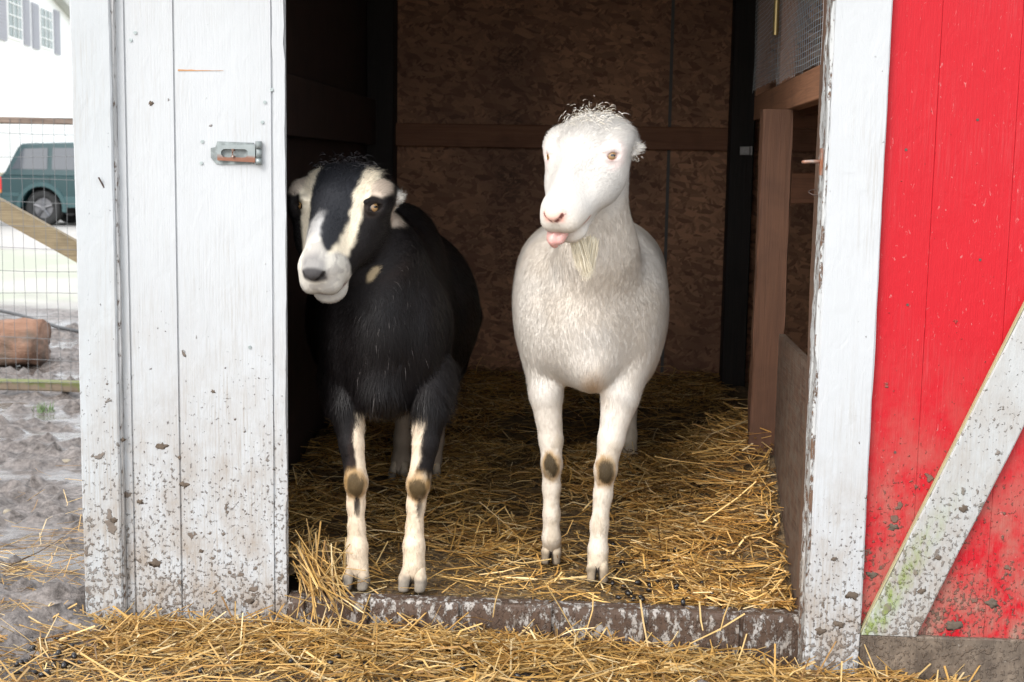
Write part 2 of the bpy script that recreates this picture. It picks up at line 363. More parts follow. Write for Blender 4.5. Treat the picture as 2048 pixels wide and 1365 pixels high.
part('back_wall', MB().box(.240, 1.86, 2.452, 2.466, 0, 1.118), 'osb'); part('back_wall', MB().box(.240, 1.86, 2.452, 2.466, 1.122, 2.04), 'osb')
part('back_siding', MB().box(-1.11, 2.0, 2.54, 2.56, -.05, 2.05), 'dark_wood')
part('wall_seam', MB().box(.232, .244, 2.449, 2.4525, 0, 2.04), 'seam')
part('wall_rail', MB().box(-.81, 1.86, 2.412, 2.4505, 1.078, 1.165, .003), 'brown_wood_x')
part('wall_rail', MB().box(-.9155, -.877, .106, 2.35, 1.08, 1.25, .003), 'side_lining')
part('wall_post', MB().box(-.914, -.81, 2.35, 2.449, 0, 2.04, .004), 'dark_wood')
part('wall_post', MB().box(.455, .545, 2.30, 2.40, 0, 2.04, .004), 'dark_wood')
part('wall_rail', MB().box(.53, 1.86, 1.27, 1.308, .91, 1.0, .003), 'brown_wood_x')
part('wall_rail', MB().box(.53, 1.86, 1.27, 1.308, 1.13, 1.2, .003), 'brown_wood_x')
part('partition_post', rough_board(.374, .450, .548, .600, .02, 1.151, .0008, .004, seed=8), 'brown_wood')
part('kick_board', MB().prism([(.062, .02), (.545, .02), (.545, .607), (.062, .603)], 0, .434, .449), 'kick', label='mud stained plywood board low between jamb and post')
part('roof', MB().prism([(-.35, 1.98), (-.35, 2.02), (2.8, 2.50), (2.8, 2.46)], 0, -1.3, 2.2), 'roof')
part('ceiling', MB().box(-1.09, 1.97, .02, 2.53, 2.051, 2.07), 'dark_wood')
part('floor_board', MB().box(-.93, 1.9, .031, 2.5, -.02, .066), m_wood('dirty_floor', (.045, .03, .02), (.085, .058, .04), dirt=.8))
# red door folded back against the wall, on its right
door = part('barn_door', MB().box(.4345, 1.50, -.054, -.032, -.03, 1.93, .002), 'red', label='red barn door with white trim and diagonal brace')
gs_ = [.4345, .640, .792, .944, 1.096, 1.248, 1.50]
for a_, b_ in zip(gs_[:-1], gs_[1:]): part('door_board', MB().box(a_ + .0002, b_ - .0002, -.0655, -.0545, -.03, 1.93, .0007), 'red', door)
for (u, v) in ((1955, 240), (1960, 520), (1812, 300), (1815, 610), (1952, 1040), (1790, 905), (2020, 1150)):
    a = at(u, v, -.0655); part('nail', MB().tube([(a[0], -.064, a[2]), (a[0], -.0668, a[2])], .0028, 10), 'nail', door)
part('trim_board', rough_board(.4325, .541, -.083, -.066, -.022, 1.94, .0004, .003, seed=11), 'white_trim', door)
part('door_edge', rough_board(.4275, .434, -.080, -.034, -.02, 1.93, .0012, .001, .02, seed=12), 'peel', door)
part('trim_board', rough_board(.542, 1.392, -.0815, -.066, -.042, .068, .0007, .003, seed=13), 'bottom_trim', door, label='bottom trim board caked in dried mud')
part('trim_board', rough_board(1.393, 1.50, -.083, -.066, -.03, 1.94, .0004, .003, seed=14), 'white_trim', door)
part('trim_board', rough_board(.542, 1.392, -.083, -.066, 1.83, 1.94, .0008, .003, seed=15), 'white_trim', door)
n = 40; V = []
rg2 = np.random.default_rng(9); jl = 0; jr = 0
for i in range(n + 1):
    t_ = i / n; jl = jl * .7 + rg2.normal(0, .0007); jr = jr * .7 + rg2.normal(0, .0006)
    xl = .543 + (1.28 - .543) * t_ + jl; zl = .0685 + (1.827 - .0685) * t_; xr = xl + .110 - jl + jr
    V += [(xl, -.0665, zl), (xl, -.081, zl), (xl + .003, -.083, zl), (xr - .003, -.083, zl), (xr, -.081, zl), (xr, -.0665, zl)]
F = [(i * 6 + j, i * 6 + (j + 1) % 6, (i + 1) * 6 + (j + 1) % 6, (i + 1) * 6 + j) for i in range(n) for j in range(6)] + [tuple(range(6)), tuple(range(n * 6, n * 6 + 6))[::-1]]
mesh('diagonal_brace', V, F, M['moss_trim'], door, label='white diagonal brace with green moss near its foot')
part('brace_edge', MB().add([(.5395, -.078, .07), (.5425, -.078, .07), (1.2795, -.078, 1.825), (1.2765, -.078, 1.825), (.5395, -.0665, .07), (.5425, -.0665, .07), (1.2795, -.0665, 1.825), (1.2765, -.0665, 1.825)],
     [(0, 1, 2, 3), (4, 7, 6, 5), (0, 4, 5, 1), (2, 6, 7, 3), (1, 5, 6, 2), (0, 3, 7, 4)]), simple('bare_yellow_wood', (.36, .33, .19), .7), door)
# hasp on the siding
ha = at(428, 307, 0); hb = at(526, 307, 0); zc = (at(475, 307, 0)[2]); x0, x1 = ha[0] + .004, hb[0]
hp = part('hasp', MB().prism([(x0 - .010, zc - .010), (x0, zc - .022), (x0 + .012, zc - .024), (x1 - .02, zc - .022), (x1 - .02, zc + .022), (x0 + .004, zc + .024), (x0, zc + .012), (x0 - .010, zc + .010)], 1, -.003, .0005), 'galv', label='weathered steel hasp with a slot, rusting along its lower edge')
t = NT('hasp_steel'); n_ = t.noise(70., detail=6); k_ = t.ramp(t.math('ADD', t.math('SUBTRACT', zc, t.xyz(2)), t.math('MULTIPLY', n_, .012)), .008, .016)
M['hasp'] = t.out(t.mix(k_, t.mix(n_, (.20, .23, .235), (.30, .33, .33)), t.mix(n_, (.24, .095, .05), (.15, .06, .035))), .5, n_, bd=.0006, metal=t.ramp(k_, 0, 1, .4, .0))
sx0, sx1, sr = x0 + .022, x0 + .062, .0085                              # slot
out_ = [(x0 + .006, zc - .020), (x1 - .014, zc - .020), (x1 - .014, zc + .021), (x0 + .006, zc + .021)]
inn = [(sx0 + sr * math.cos(a), zc + sr * math.sin(a)) for a in np.linspace(-math.pi / 2, -3 * math.pi / 2, 9)] + [(sx1 + sr * math.cos(a), zc + sr * math.sin(a)) for a in np.linspace(math.pi / 2, -math.pi / 2, 9)]
inn = inn[::-1]; ang = [math.atan2(p[1] - zc, p[0] - (sx0 + sx1) / 2) for p in inn]
cxm = (sx0 + sx1) / 2; ou = []
for p in inn:
    dx_, dz_ = p[0] - cxm, p[1] - zc; s_ = min(((x1 - .014 - cxm) if dx_ > 0 else (cxm - x0 - .006)) / max(abs(dx_), 1e-6), .0205 / max(abs(dz_), 1e-6)); ou.append((cxm + dx_ * s_, zc + dz_ * s_))
m = MB(); N_ = len(inn); V = [(p[0], -.0105, p[1]) for p in inn] + [(p[0], -.0105, p[1]) for p in ou] + [(p[0], -.003, p[1]) for p in inn] + [(p[0], -.003, p[1]) for p in ou]
F = []
for i in range(N_):
    j = (i + 1) % N_; F += [(i, j, N_ + j, N_ + i), (j, i, 2 * N_ + i, 2 * N_ + j), (N_ + i, N_ + j, 3 * N_ + j, 3 * N_ + i)]
m.add(V, F)
part('strap', m, M['hasp'], hp)
part('staple', MB().tube([(cxm - .003, -.003, zc - .007), (cxm - .003, -.014, zc - .007), (cxm - .003, -.014, zc + .007), (cxm - .003, -.003, zc + .007)], .0028, 6), 'rust', hp)
kn = MB(); kn.tube([(x1 - .007, -.008, zc - .023), (x1 - .007, -.008, zc - .010)], .0068, 12).tube([(x1 - .007, -.008, zc + .010), (x1 - .007, -.008, zc + .025)], .0068, 12).tube([(x1 - .007, -.0065, zc - .0095), (x1 - .007, -.0065, zc + .0095)], .0062, 12)
part('hinge_knuckle', kn, 'galv', hp, True)
# screws, nails, the gouge and knots in the front siding
for (u, v) in ((271, 66), (262, 81), (544, 180), (530, 205), (525, 245), (405, 284), (403, 327), (700, 0), (500, 695)):
    if u > 560: continue
    a = at(u, v, 0); c_ = MB().tube([(a[0], .001, a[2]), (a[0], -.0022, a[2])], .0036, 10).tube([(a[0], -.0021, a[2]), (a[0], -.0028, a[2])], .0012, 6)
    part('screw', c_, 'screw')
a = at(200, 355, -.022); b = at(208, 376, -.022)
part('nail', MB().tube([(a[0], -.030, a[2]), (b[0], -.021, b[2])], .0017, 6), 'nail')
a = at(356, 141, 0); b = at(447, 142, 0)
V = [(a[0] - .012, -.0006, a[2]), (a[0] - .009, -.0006, a[2] - .0025), (a[0] - .006, -.0006, a[2]), (a[0] - .009, -.0006, a[2] + .0025)]
pts_u = [(a[0] + (b[0] - a[0]) * i / 10, a[2] + .0018 * (1 - i / 10) + rg2.normal(0, .0003)) for i in range(11)]; pts_d = [(p[0], a[2] - .0016 * (1 - i / 10)) for i, p in enumerate(pts_u)][::-1]
m = MB(); m.prism(pts_u + pts_d, 1, -.0012, .0004); part('scratch', m, simple('bare_wood_scratch', (.42, .22, .10), .8))
# lumps of dried mud and paint chips on the boards
M['lump'] = simple('dried_mud_lump', (.10, .075, .055), .9, 0., .35, 150.)
for i_, (u, v, r_, yy) in enumerate(((302, 207, 7, 0), (368, 970, 9, 0), (312, 1127, 13, 0), (325, 893, 12, 0), (280, 1005, 9, 0), (497, 1203, 10, 0), (427, 784, 5, 0), (402, 1103, 5, 0), (360, 915, 5, 0), (245, 880, 6, -.014), (228, 1040, 8, -.022),
        (1985, 1207, 14, -.0655), (1905, 1250, 18, -.0655), (1788, 1055, 10, -.0655), (1745, 1150, 10, -.0655), (1928, 1016, 11, -.083), (1876, 1116, 9, -.083), (1842, 1183, 9, -.083), (1704, 1192, 12, -.083), (1640, 1262, 13, -.083), (1680, 1250, 12, -.083), (1668, 1118, 7, -.083))):
    p = at(u, v, yy); r = r_ * .00070; m = MB().sphere((0, 0, 0), 1, 14, 9); VV = np.array(m.v); VV *= (1 + .8 * fbm(VV * 2.0 + i_ * 5, 3, i_))[:, None]; VV *= np.array([r * 1.15, .0013, r * .85])
    mesh('mud_clump', VV + p, m.f, M['lump'], barn if yy > -.05 else door, True)
# metal strike on the inner post and gate hardware on the jamb
g = at(1492, 302, 2.296)
part('bracket', MB().box(g[0] - .022, g[0] + .022, 2.290, 2.2995, g[2] - .016, g[2] + .016, .002).box(g[0] + .012, g[0] + .022, 2.270, 2.290, g[2] - .016, g[2] + .016, .002), simple('tarnished_zinc', (.32, .30, .29), .45, .6, .5, 80.))
a = at(1664, 324, -.05)
st_ = part('latch_staple', MB().box(.4215, .4272, -.058, -.040, a[2] - .027, a[2] + .026, .001), 'rust')
part('loop', MB().tube([(.427, -.049, a[2]), (.405, -.048, a[2]), (.392, -.047, a[2] - .001), (.3895, -.045, a[2] - .0015), (.3905, -.043, a[2] - .0015), (.405, -.042, a[2]), (.427, -.041, a[2])], .0036, 8), 'rust', st_, True)
a = at(1634, 380, .02); rp = [(.4290 - .016 * math.sin(q), .02 + .012 * math.cos(q), a[2] - .006 + .006 * math.cos(q * .9)) for q in np.linspace(0, math.pi, 9)]
part('wire_loop', MB().tube(rp, .0012, 6), 'nail')

# ------------------------------------------------------------------ the wire fronted hutch
hut = thing('wire_hutch', (.45, .66, 1.19), 'wooden hutch with wire mesh front and brass hinge, above the partition inside the barn', 'hutch')
part('frame', MB().box(.4325, .47, .062, 1.30, 1.152, 1.222, .002).box(.4325, .47, 1.265, 1.30, 1.2225, 2.03).box(.4325, .47, .728, .752, 1.2225, 2.03), 'brown_wood_y', hut)
part('floor_panel', MB().box(.471, .95, .095, 1.30, 1.20, 1.215).box(.56, .60, .095, 1.30, 1.165, 1.199), 'brown_wood_x', hut)
part('back_panel', MB().box(.95, .965, .095, 1.30, 1.20, 2.03), 'tarp', hut)
wm = MB(); rgm = np.random.default_rng(5)
def wire_panel(y0, y1, z0, z1, x, bow):
    ny = int((y1 - y0) / .0254); nz = int((z1 - z0) / .0127)
    f = lambda y, z: x - bow * math.sin(math.pi * (y - y0) / (y1 - y0)) * math.exp(-(z - z0) * 1.5) - .002 * math.sin(z * 23 + y * 9)
    for i in range(ny + 1):
        y = y0 + (y1 - y0) * i / ny; e = rgm.uniform(0, .008)
        wm.tube([(f(y, z), y + .001 * math.sin(z * 31), z) for z in np.linspace(z0 - e, z1, 9)], .00045, 4)
    for i in range(nz + 1):
        z = z0 + (z1 - z0) * i / nz
        wm.tube([(f(y, z), y, z + .0015 * math.sin(y * 17)) for y in np.linspace(y0, y1, 9)], .00055, 4)
wire_panel(.035, .742, 1.224, 2.0, .427, .005); wire_panel(.755, 1.292, 1.238, 2.0, .427, .004)
part('wire_mesh', wm, 'wire', hut)
hg = MB(); 
for k_ in range(5): hg.tube([(.4200, .744, 1.345 + k_ * .022), (.4200, .744, 1.3668 + k_ * .022)], .0075, 12)
part('hinge', hg, 'brass', hut)

# ------------------------------------------------------------------ straw
def straw_mesh(name, P, D, L, W, C, mat, bend=.09, seed=1):
    """stalks: three-sided, two segments, one colour each; P centre, D direction"""
    rg = np.random.default_rng(seed); n = len(P); D = D / np.linalg.norm(D, axis=1, keepdims=True)
    s = np.cross(D, np.array([0, 0, 1.]) + rg.normal(0, .3, (n, 3))); s /= np.linalg.norm(s, axis=1, keepdims=True); u = np.cross(s, D)
    off = (s * rg.normal(0, 1, (n, 1)) + u * rg.normal(0, .7, (n, 1))) * (L * bend)[:, None]
    V = np.zeros((n, 9, 3))
    for k, (tt, o_) in enumerate(((-.5, -1), (rg.uniform(-.2, .2, n), 1), (.5, -1))):
        c = P + D * (L * tt)[:, None] + off * o_ * .5
        for j in range(3):
            an = 2 * math.pi * j / 3 + .3; V[:, k * 3 + j] = c + (s * math.cos(an) + u * math.sin(an) * .6) * (W * (.5 if k < 2 else .36))[:, None]
    b = (np.arange(n) * 9)[:, None]; q = []
    for k in (0, 1):
        for j in range(3): q.append(np.stack([b[:, 0] + k * 3 + j, b[:, 0] + k * 3 + (j + 1) % 3, b[:, 0] + k * 3 + 3 + (j + 1) % 3, b[:, 0] + k * 3 + 3 + j], 1))
    F = np.concatenate(q); A = np.repeat(C, 9, axis=0)
    return mesh(name, V.reshape(-1, 3), F, mat, attr=A)
t = NT('straw'); n = t.noise(120., detail=2); M['straw'] = t.out(t.mix(.3, t.attr(), t.mix(n, (.3, .18, .06), (.75, .6, .36)), 'MULTIPLY'), .48, spec=.4)
def straw_cols(n, rg, dark=0.):
    pal = np.array([(.56, .35, .11), (.66, .44, .17), (.74, .55, .26), (.42, .24, .07), (.80, .66, .40), (.20, .12, .05)])
    i = rg.choice(6, n, p=np.array([.25, .25, .17, .17, .08, .08])); c = pal[i] * rg.uniform(.62, 1.15, (n, 1)) * np.array([1., .975, .94])
    return c * (1 - dark)
def floor_h(x, y):
    x = np.asarray(x, float); y = np.asarray(y, float)
    h = .075 + .11 * np.clip((y - .35) / 2.0, 0, 1) ** 1.1
    h = h + .27 * np.exp(-(np.minimum(x - .42, 0) / .17) ** 2) * np.clip((y - .12) / .5, 0, 1) * np.exp(-(np.maximum(y - .75, 0) / .6) ** 2)
    h = h + .05 * np.clip(fbm(np.stack([x * 2.6, y * 2.6, x * 0], -1).reshape(-1, 3), 2, 4).reshape(x.shape), -1, 1) * np.clip(y - .25, 0, 1)
    return h + .09 * np.exp(-((x + .64) / .07) ** 2 - ((y - .13) / .13) ** 2)
# trodden bedding under the stalks
bx = grid_axis([(-.914, 1.85, .03)]); by = grid_axis([(.031, 2.44, .03)]); BX, BY = np.meshgrid(bx, by, indexing='ij')
BP = np.stack([BX.ravel(), BY.ravel(), (floor_h(BX, BY) - .006).ravel()], 1); BP[:, 2] += fbm(BP * 25, 3, 2) * .006
nj = len(by); I, J = np.meshgrid(np.arange(len(bx) - 1), np.arange(nj - 1), indexing='ij'); q = (I * nj + J).ravel()
t = NT('trodden_bedding'); n = t.noise(55., detail=7, rough=.7)
M['bed'] = t.out(t.mix(t.ramp(n, .38, .64), (.055, .037, .022), (.25, .165, .08)), .85, n, bd=.008)
tag(mesh('bedding', BP, np.stack([q, q + nj, q + nj + 1, q + 1], 1), M['bed'], smooth=True), 'dark trodden straw bedding spread over the barn floor', 'bedding', kind='stuff')
rg = np.random.default_rng(21)
def dirs(n, rg, tilt=.16):
    a = rg.uniform(0, 2 * math.pi, n); D = np.stack([np.cos(a), np.sin(a) * .8, rg.normal(0, tilt, n)], 1); return D
n = 21000; x = rg.uniform(-.90, .445, n); y = .04 + 2.38 * rg.random(n) ** 1.25
keep = rg.random(n) < np.where((y < .32) & (x < .12) & (x > -.48), .16, 1.) * np.where((x < .05) & (y < .8), .75, 1)
keep &= rg.random(n) < np.clip(.62 + 1.5 * fbm(np.stack([x * 4.2, y * 4.2, x * 0], 1), 2, 31), .18, 1)
x, y = x[keep], y[keep]; n = len(x); L = rg.uniform(.03, .15, n) * rg.choice([1, 1.5], n, p=[.8, .2]); W = rg.uniform(.0022, .0052, n)
D = dirs(n, rg, .2); z = floor_h(x, y) + .002 + rg.exponential(.010, n) * np.clip(.4 + y, 0, 1)
half = np.abs(D[:, 1]) * L / 2; y = np.maximum(y, .035 + half * .6)
over = (x + np.abs(D[:, 0]) * L / 2 > .43); x = np.where(over & (y < .6), .43 - np.abs(D[:, 0]) * L / 2 * rg.uniform(1, 2, n), x)
x = np.maximum(x, -.905 + L / 2)
C = straw_cols(n, rg) * 1.38; dk = rg.random(n) < .18 + .08 * np.clip(y / 2.4, 0, 1); C[dk] *= np.array([.38, .33, .28])
tag(straw_mesh('barn_straw', np.stack([x, y, z], 1), D, L, W, C, M['straw']), 'golden straw strewn over the floor inside the barn', 'straw', kind='stuff')
# chaff: short bits
n = 15000; x = rg.uniform(-.6, .42, n); y = rg.uniform(.04, 1.5, n); L = rg.uniform(.006, .022, n)
tag(straw_mesh('straw_chaff', np.stack([x, y, floor_h(x, y) + .001 + rg.random(n) * .004], 1), dirs(n, rg, .1), L, rg.uniform(.0012, .003, n), straw_cols(n, rg) * rg.uniform(.3, 1.1, (n, 1)), M['straw']), 'fine broken chaff on the floor just inside the sill', 'chaff', kind='stuff')
# heap leaning in the left corner of the doorway and spilling over the sill
n = 130; x = -.645 + np.abs(rg.normal(0, .06, n)); y = rg.uniform(-.02, .12, n); L = rg.uniform(.10, .22, n)
D = np.stack([rg.normal(.55, .4, n), rg.normal(-.55, .35, n), rg.normal(-.55, .35, n)], 1); z = .085 + .07 * rg.random(n) * np.exp(-((x + .645) / .06) ** 2) + .0
hx = np.abs(D[:, 0] / np.linalg.norm(D, axis=1)) * L / 2; x = np.maximum(x, -.655 + hx); z = np.maximum(z, .02 + L * .3)
tag(straw_mesh('corner_straw', np.stack([x, y, z], 1), D, L, rg.uniform(.0025, .0045, n), straw_cols(n, rg), M['straw']), 'heap of long straw leaning in the left corner of the doorway', 'straw', kind='stuff')
# outside, banked along the foot of the wall
n = 3600; x = rg.uniform(-1.25, .75, n); y = -.02 - rg.exponential(.16, n); y = np.where(y < -.75, -rg.uniform(.02, .7, n), y)
dens = np.clip((x + 1.28) / .22, .05, 1) * np.where(x > .42, .5, 1); keep = rg.random(n) < dens; x, y = x[keep], y[keep]; n = len(x)
bank = .010 * np.exp(-((y + .05) / .13) ** 2) * np.clip((x + 1.15) / .2, 0, 1) * np.clip((.62 - x) / .2, 0, 1)
L = rg.uniform(.05, .24, n); D = dirs(n, rg, .2)
y = np.minimum(y, -.026 - np.abs(D[:, 1]) * L / 2 * .8); y = np.where(x + L / 2 > .40, np.minimum(y, -.095 - np.abs(D[:, 1]) * L / 2 * .9), y)
z = ground_z(x, y) + .004 + bank * (0.3 + rg.random(n)) + rg.exponential(.005, n)
tag(straw_mesh('spilled_straw', np.stack([x, y, z], 1), D, L, rg.uniform(.0022, .0056, n), straw_cols(n, rg), M['straw']), 'loose straw banked along the ground in front of the sill', 'straw', kind='stuff')
n = 6000; x = rg.uniform(-1.3, .6, n); y = rg.uniform(-.6, -.02, n); L = rg.uniform(.008, .035, n); y = np.where(x > .40, np.minimum(y, -.12), y)
tag(straw_mesh('broken_straw', np.stack([x, y, ground_z(x, y) + .004 + rg.random(n) * .006], 1), dirs(n, rg, .1), L, rg.uniform(.0014, .0034, n), straw_cols(n, rg) * rg.uniform(.35, 1., (n, 1)), M['straw']), 'short broken bits of straw trodden into the ground before the sill', 'chaff', kind='stuff')
# sparse stalks over the yard on the left
n = 520; x = -1.12 - rg.exponential(.35, n); y = rg.uniform(-.5, 1.9, n) - .3 * rg.random(n); y = np.where(rg.random(n) < .5, rg.uniform(-.5, .6, n), y); L = rg.uniform(.05, .2, n)
tag(straw_mesh('yard_straw', np.stack([x - L / 2, y, ground_z(x, y) + .022], 1), dirs(n, rg, .07), L, rg.uniform(.0016, .0034, n), straw_cols(n, rg), M['straw']), 'scattered straw stalks lying on the wet mud of the yard', 'straw', kind='stuff')
# a few long stalks hanging over the sill
hp_ = []; hd_ = []; hl_ = []
for (u, v, u2, v2, y1_, y2_) in ((604, 1130, 640, 1250, .02, -.05), (575, 1185, 708, 1245, -.02, -.06), (1462, 1195, 1440, 1262, .0, -.05), (1398, 1205, 1405, 1262, .0, -.035), (1190, 1185, 1172, 1275, .0, -.05), (1090, 1165, 1180, 1320, .0, -.08), (1000, 1170, 985, 1235, .0, -.03), (660, 1180, 690, 1275, .0, -.05), (740, 1188, 724, 1240, .0, -.03), (1280, 1200, 1300, 1320, .0, -.08), (1490, 1230, 1380, 1290, -.03, -.06), (870, 1150, 950, 1172, .07, .05)):
    a = at(u, v, y1_); b = at(u2, v2, y2_); hp_.append((a + b) / 2); hd_.append(b - a); hl_.append(np.linalg.norm(b - a))
tag(straw_mesh('hanging_straw', np.array(hp_), np.array(hd_), np.array(hl_), np.full(len(hp_), .0042), straw_cols(len(hp_), rg) * .3 + np.array([.42, .30, .13]), M['straw']), 'long stalks of straw hanging over the muddy sill', 'straw', kind='stuff')
# droppings: each a thing, copies of one mesh
pm_ = MB().sphere((0, 0, 0), (.0058, .0058, .0082), 10, 8); first = None; rgp = random.Random(5)
M['dung'] = simple('fresh_dropping', (.012, .009, .008), .25, 0., .3, 200.)
for (label, group, n, u0, u1, v0, v1) in (('small black dropping in the straw to the right of the white goat\'s hooves', 'droppings inside the doorway', 34, 1225, 1430, 1085, 1205), ('small black dropping in dark straw behind the white goat', 'droppings far inside the barn', 22, 1270, 1440, 930, 1010),
        ('small black dropping on the mud left of the barn corner', 'droppings at the barn corner', 30, 30, 165, 1275, 1352), ('small black dropping in loose straw in front of the sill', 'droppings in front of the sill', 16, 330, 1150, 1295, 1355)):
    for i in range(n):
        u = rgp.uniform(u0, u1); v = rgp.uniform(v0, v1); d = CR @ np.array([u - 1024., 682.5 - v, -_f]); p = None
        for s_ in np.linspace(.0007, .0030, 900):
            q_ = CP + d * s_; hh_ = (floor_h(q_[0], q_[1]) + .012) if q_[1] > .02 else ground_z(q_[0], q_[1]) + .016
            if q_[2] <= float(hh_): p = q_; break
        if p is None: continue
        if first is None: o = first = mesh('dropping', np.array(pm_.v), pm_.f, M['dung'], smooth=True)
        else: o = first.copy(); COL.objects.link(o)
        o.location = p; o.rotation_euler = (rgp.uniform(0, 3), rgp.uniform(0, 3), rgp.uniform(0, 3)); o.scale = [rgp.uniform(.85, 1.15)] * 3
        tag(o, label, 'dropping', group)

# ------------------------------------------------------------------ wire fence beyond the barn
FY = 3.1
ft = float(at(70, 243, FY)[2]); fb = float(at(70, 773, FY)[2])
fence = thing('wire_fence', (-3.0, FY, float(ground_z(-3, FY))), 'welded wire fence on wooden rails with a diagonal brace beside the barn', 'fence')
M['weathered'] = m_wood('weathered_rail_wood', (.30, .25, .17), (.46, .40, .29), ax=0)
t = NT('mossy_rail_wood'); z = t.xyz(2); n = t.noise(1., (8, 60, 60), detail=5); n2 = t.noise(14., detail=5)
M['moss_rail'] = t.out(t.mix(t.ramp(t.math('ADD', n2, t.math('MULTIPLY', t.math('SUBTRACT', z, fb), 6.)), .50, .62), t.mix(n, (.16, .12, .09), (.28, .22, .15)), t.mix(n, (.11, .13, .04), (.20, .21, .085))), .85, n2, bd=.004)
part('top_rail', rough_board(-7.0, -1.3, FY, FY + .04, ft - .012, ft + .016, .0015, .004, .1, seed=31), m_wood('dark_rail_wood', (.14, .10, .08), (.24, .18, .14), ax=0), fence)
part('bottom_rail', rough_board(-7.0, -1.3, FY, FY + .05, fb - .022, fb + .024, .002, .006, .1, seed=32), M['moss_rail'], fence)
a = at(0, 420, FY + .045); b = at(150, 503, FY + .045); d = (b - a) / (b[0] - a[0]); hh = .048
P0, P1 = a - d * 1.35, a + d * 1.9
V = []
for p in (P0, P1):
    for (yy, zz) in ((0, -hh), (.038, -hh), (.038, hh), (0, hh)): V.append((p[0] + zz * -d[2] * -.0, p[1] + yy, p[2] + zz))
part('diagonal_brace', MB().add(V, [(0, 1, 5, 4), (1, 2, 6, 5), (2, 3, 7, 6), (3, 0, 4, 7), (0, 3, 2, 1), (4, 5, 6, 7)]), m_wood('brown_brace_wood', (.17, .125, .075), (.30, .24, .14), ax=0), fence)
part('post', rough_board(-4.55, -4.46, FY + .085, FY + .175, -.4, ft + .10, .002, .006, .1, seed=33), M['weathered'], fence)
part('post', rough_board(-1.6, -1.51, FY + .085, FY + .175, -.4, ft + .10, .002, .006, .1, seed=34), M['weathered'], fence)
fm = MB(); rgf = np.random.default_rng(8)
for i in range(90):
    x = -5.9 + i * .0508; ph = rgf.uniform(0, 6)
    fm.tube([(x + .003 * math.sin(z * 9 + ph), FY - .006 + .004 * math.sin(z * 5 + ph), z) for z in np.linspace(fb - .03, ft + .012, 9)], .0011, 5)
for z in [fb + .02] + [fb + .02 + k * .1016 for k in range(1, 12)]:
    if z > ft: break
    ph = rgf.uniform(0, 6); fm.tube([(x, FY - .008, z + .004 * math.sin(x * 7 + ph)) for x in np.linspace(-5.9, -1.38, 60)], .0013, 5)
part('wire_mesh', fm, simple('dull_fence_wire', (.16, .165, .17), .6, .2, .15), fence)

# ------------------------------------------------------------------ log, hose, stones, tuft on the mud
def log_obj(name, x0, x1, y, r, label, seed):
    rg = np.random.default_rng(seed); m = MB(); V = []; n = 44; K = 40
    for i in range(n + 1):
        x = x0 + (x1 - x0) * i / n
        for k in range(K):
            an = 2 * math.pi * k / K; rr = r * (1 + .10 * math.sin(3 * an + i * .25) + .30 * float(fbm([[x * 7, math.cos(an) * 1.6, math.sin(an) * 1.6 + 3]], 4, 6)[0]) + rg.normal(0, .02)) * (1 - .12 * (i / n) ** 5)
            V.append((x + (rg.normal(0, .006) if i == n else 0), y + math.cos(an) * rr, float(ground_z(x, y)) + r * .85 + math.sin(an) * rr))
    F = [(i * K + k, i * K + (k + 1) % K, (i + 1) * K + (k + 1) % K, (i + 1) * K + k) for i in range(n) for k in range(K)] + [tuple(range(K))[::-1], tuple(range(n * K, n * K + K))]
    t = NT('split_log_bark'); n_ = t.noise(1., (7, 38, 38), detail=7, rough=.7); k_ = t.noise(5., detail=5)
    mt = t.out(t.mix(t.ramp(k_, .42, .6), t.mix(n_, (.19, .10, .065), (.44, .25, .165)), t.mix(n_, (.07, .05, .038), (.20, .14, .10))), .85, n_, bd=.02)
    return tag(mesh(name, V, F, mt, smooth=True), label, 'log')
log_obj('log', -5.2, -2.98, 4.15, .125, 'reddish brown log lying on the mud behind the wire fence', 4)
hz = []
for (u, v) in ((-220, 590), (-100, 606), (0, 622), (60, 636), (110, 652), (165, 664), (220, 668)):
    y_ = 5.2; p = at(u, v, y_); hz.append(p)
gz = [float(ground_z(p[0], p[1])) for p in hz]
# the line lies on the ground: slide each point along its ray until it meets the mud
def on_ground(u, v, lift=0.):
    d = CR @ np.array([u - 1024., 682.5 - v, -_f]); p = None; s0 = 0
    for s in np.linspace(.0004, .012, 1200):
        p = CP + d * s
        if p[2] <= float(ground_z(p[0], p[1])) + lift: return p
    return p
pts = [on_ground(u, v, .03) for (u, v) in ((-120, 604), (-60, 611), (0, 622), (40, 631), (80, 643), (120, 656), (160, 664), (200, 668), (260, 668))]
tag(MB().tube(pts, .012, 8).build('hose', simple('black_rubber', (.03, .03, .032), .5), smooth=True), 'thin black hose lying across the mud behind the fence', 'hose')
def stone(u, v, r, mat, label, seed, squash=.6):
    p = on_ground(u, v); m = MB().sphere((0, 0, 0), 1, 16, 10); V = np.array(m.v); V *= (1 + .22 * fbm(V * 1.3 + seed, 3, seed))[:, None]; V *= np.array([r, r * .8, r * squash]); V += p + np.array([0, 0, r * squash * .45])
    return tag(mesh('stone', V, m.f, mat, smooth=True), label, 'stone')
pale = simple('pale_stone', (.27, .23, .17), .7, 0., .2, 60.); brn = simple('brown_stone', (.16, .11, .09), .6, 0., .25, 60.)
stone(17, 1027, .014, pale, 'small yellowish pebble at the left edge of the muddy yard', 3)
stone(133, 925, .020, pale, 'flat pale stone in the mud beside the white corner board', 5, .4)
stone(181, 1300, .020, brn, 'brown rounded stone in the straw at the foot of the corner board', 7, .8)
gr = MB(); rgg = random.Random(2); p0 = on_ground(86, 824)
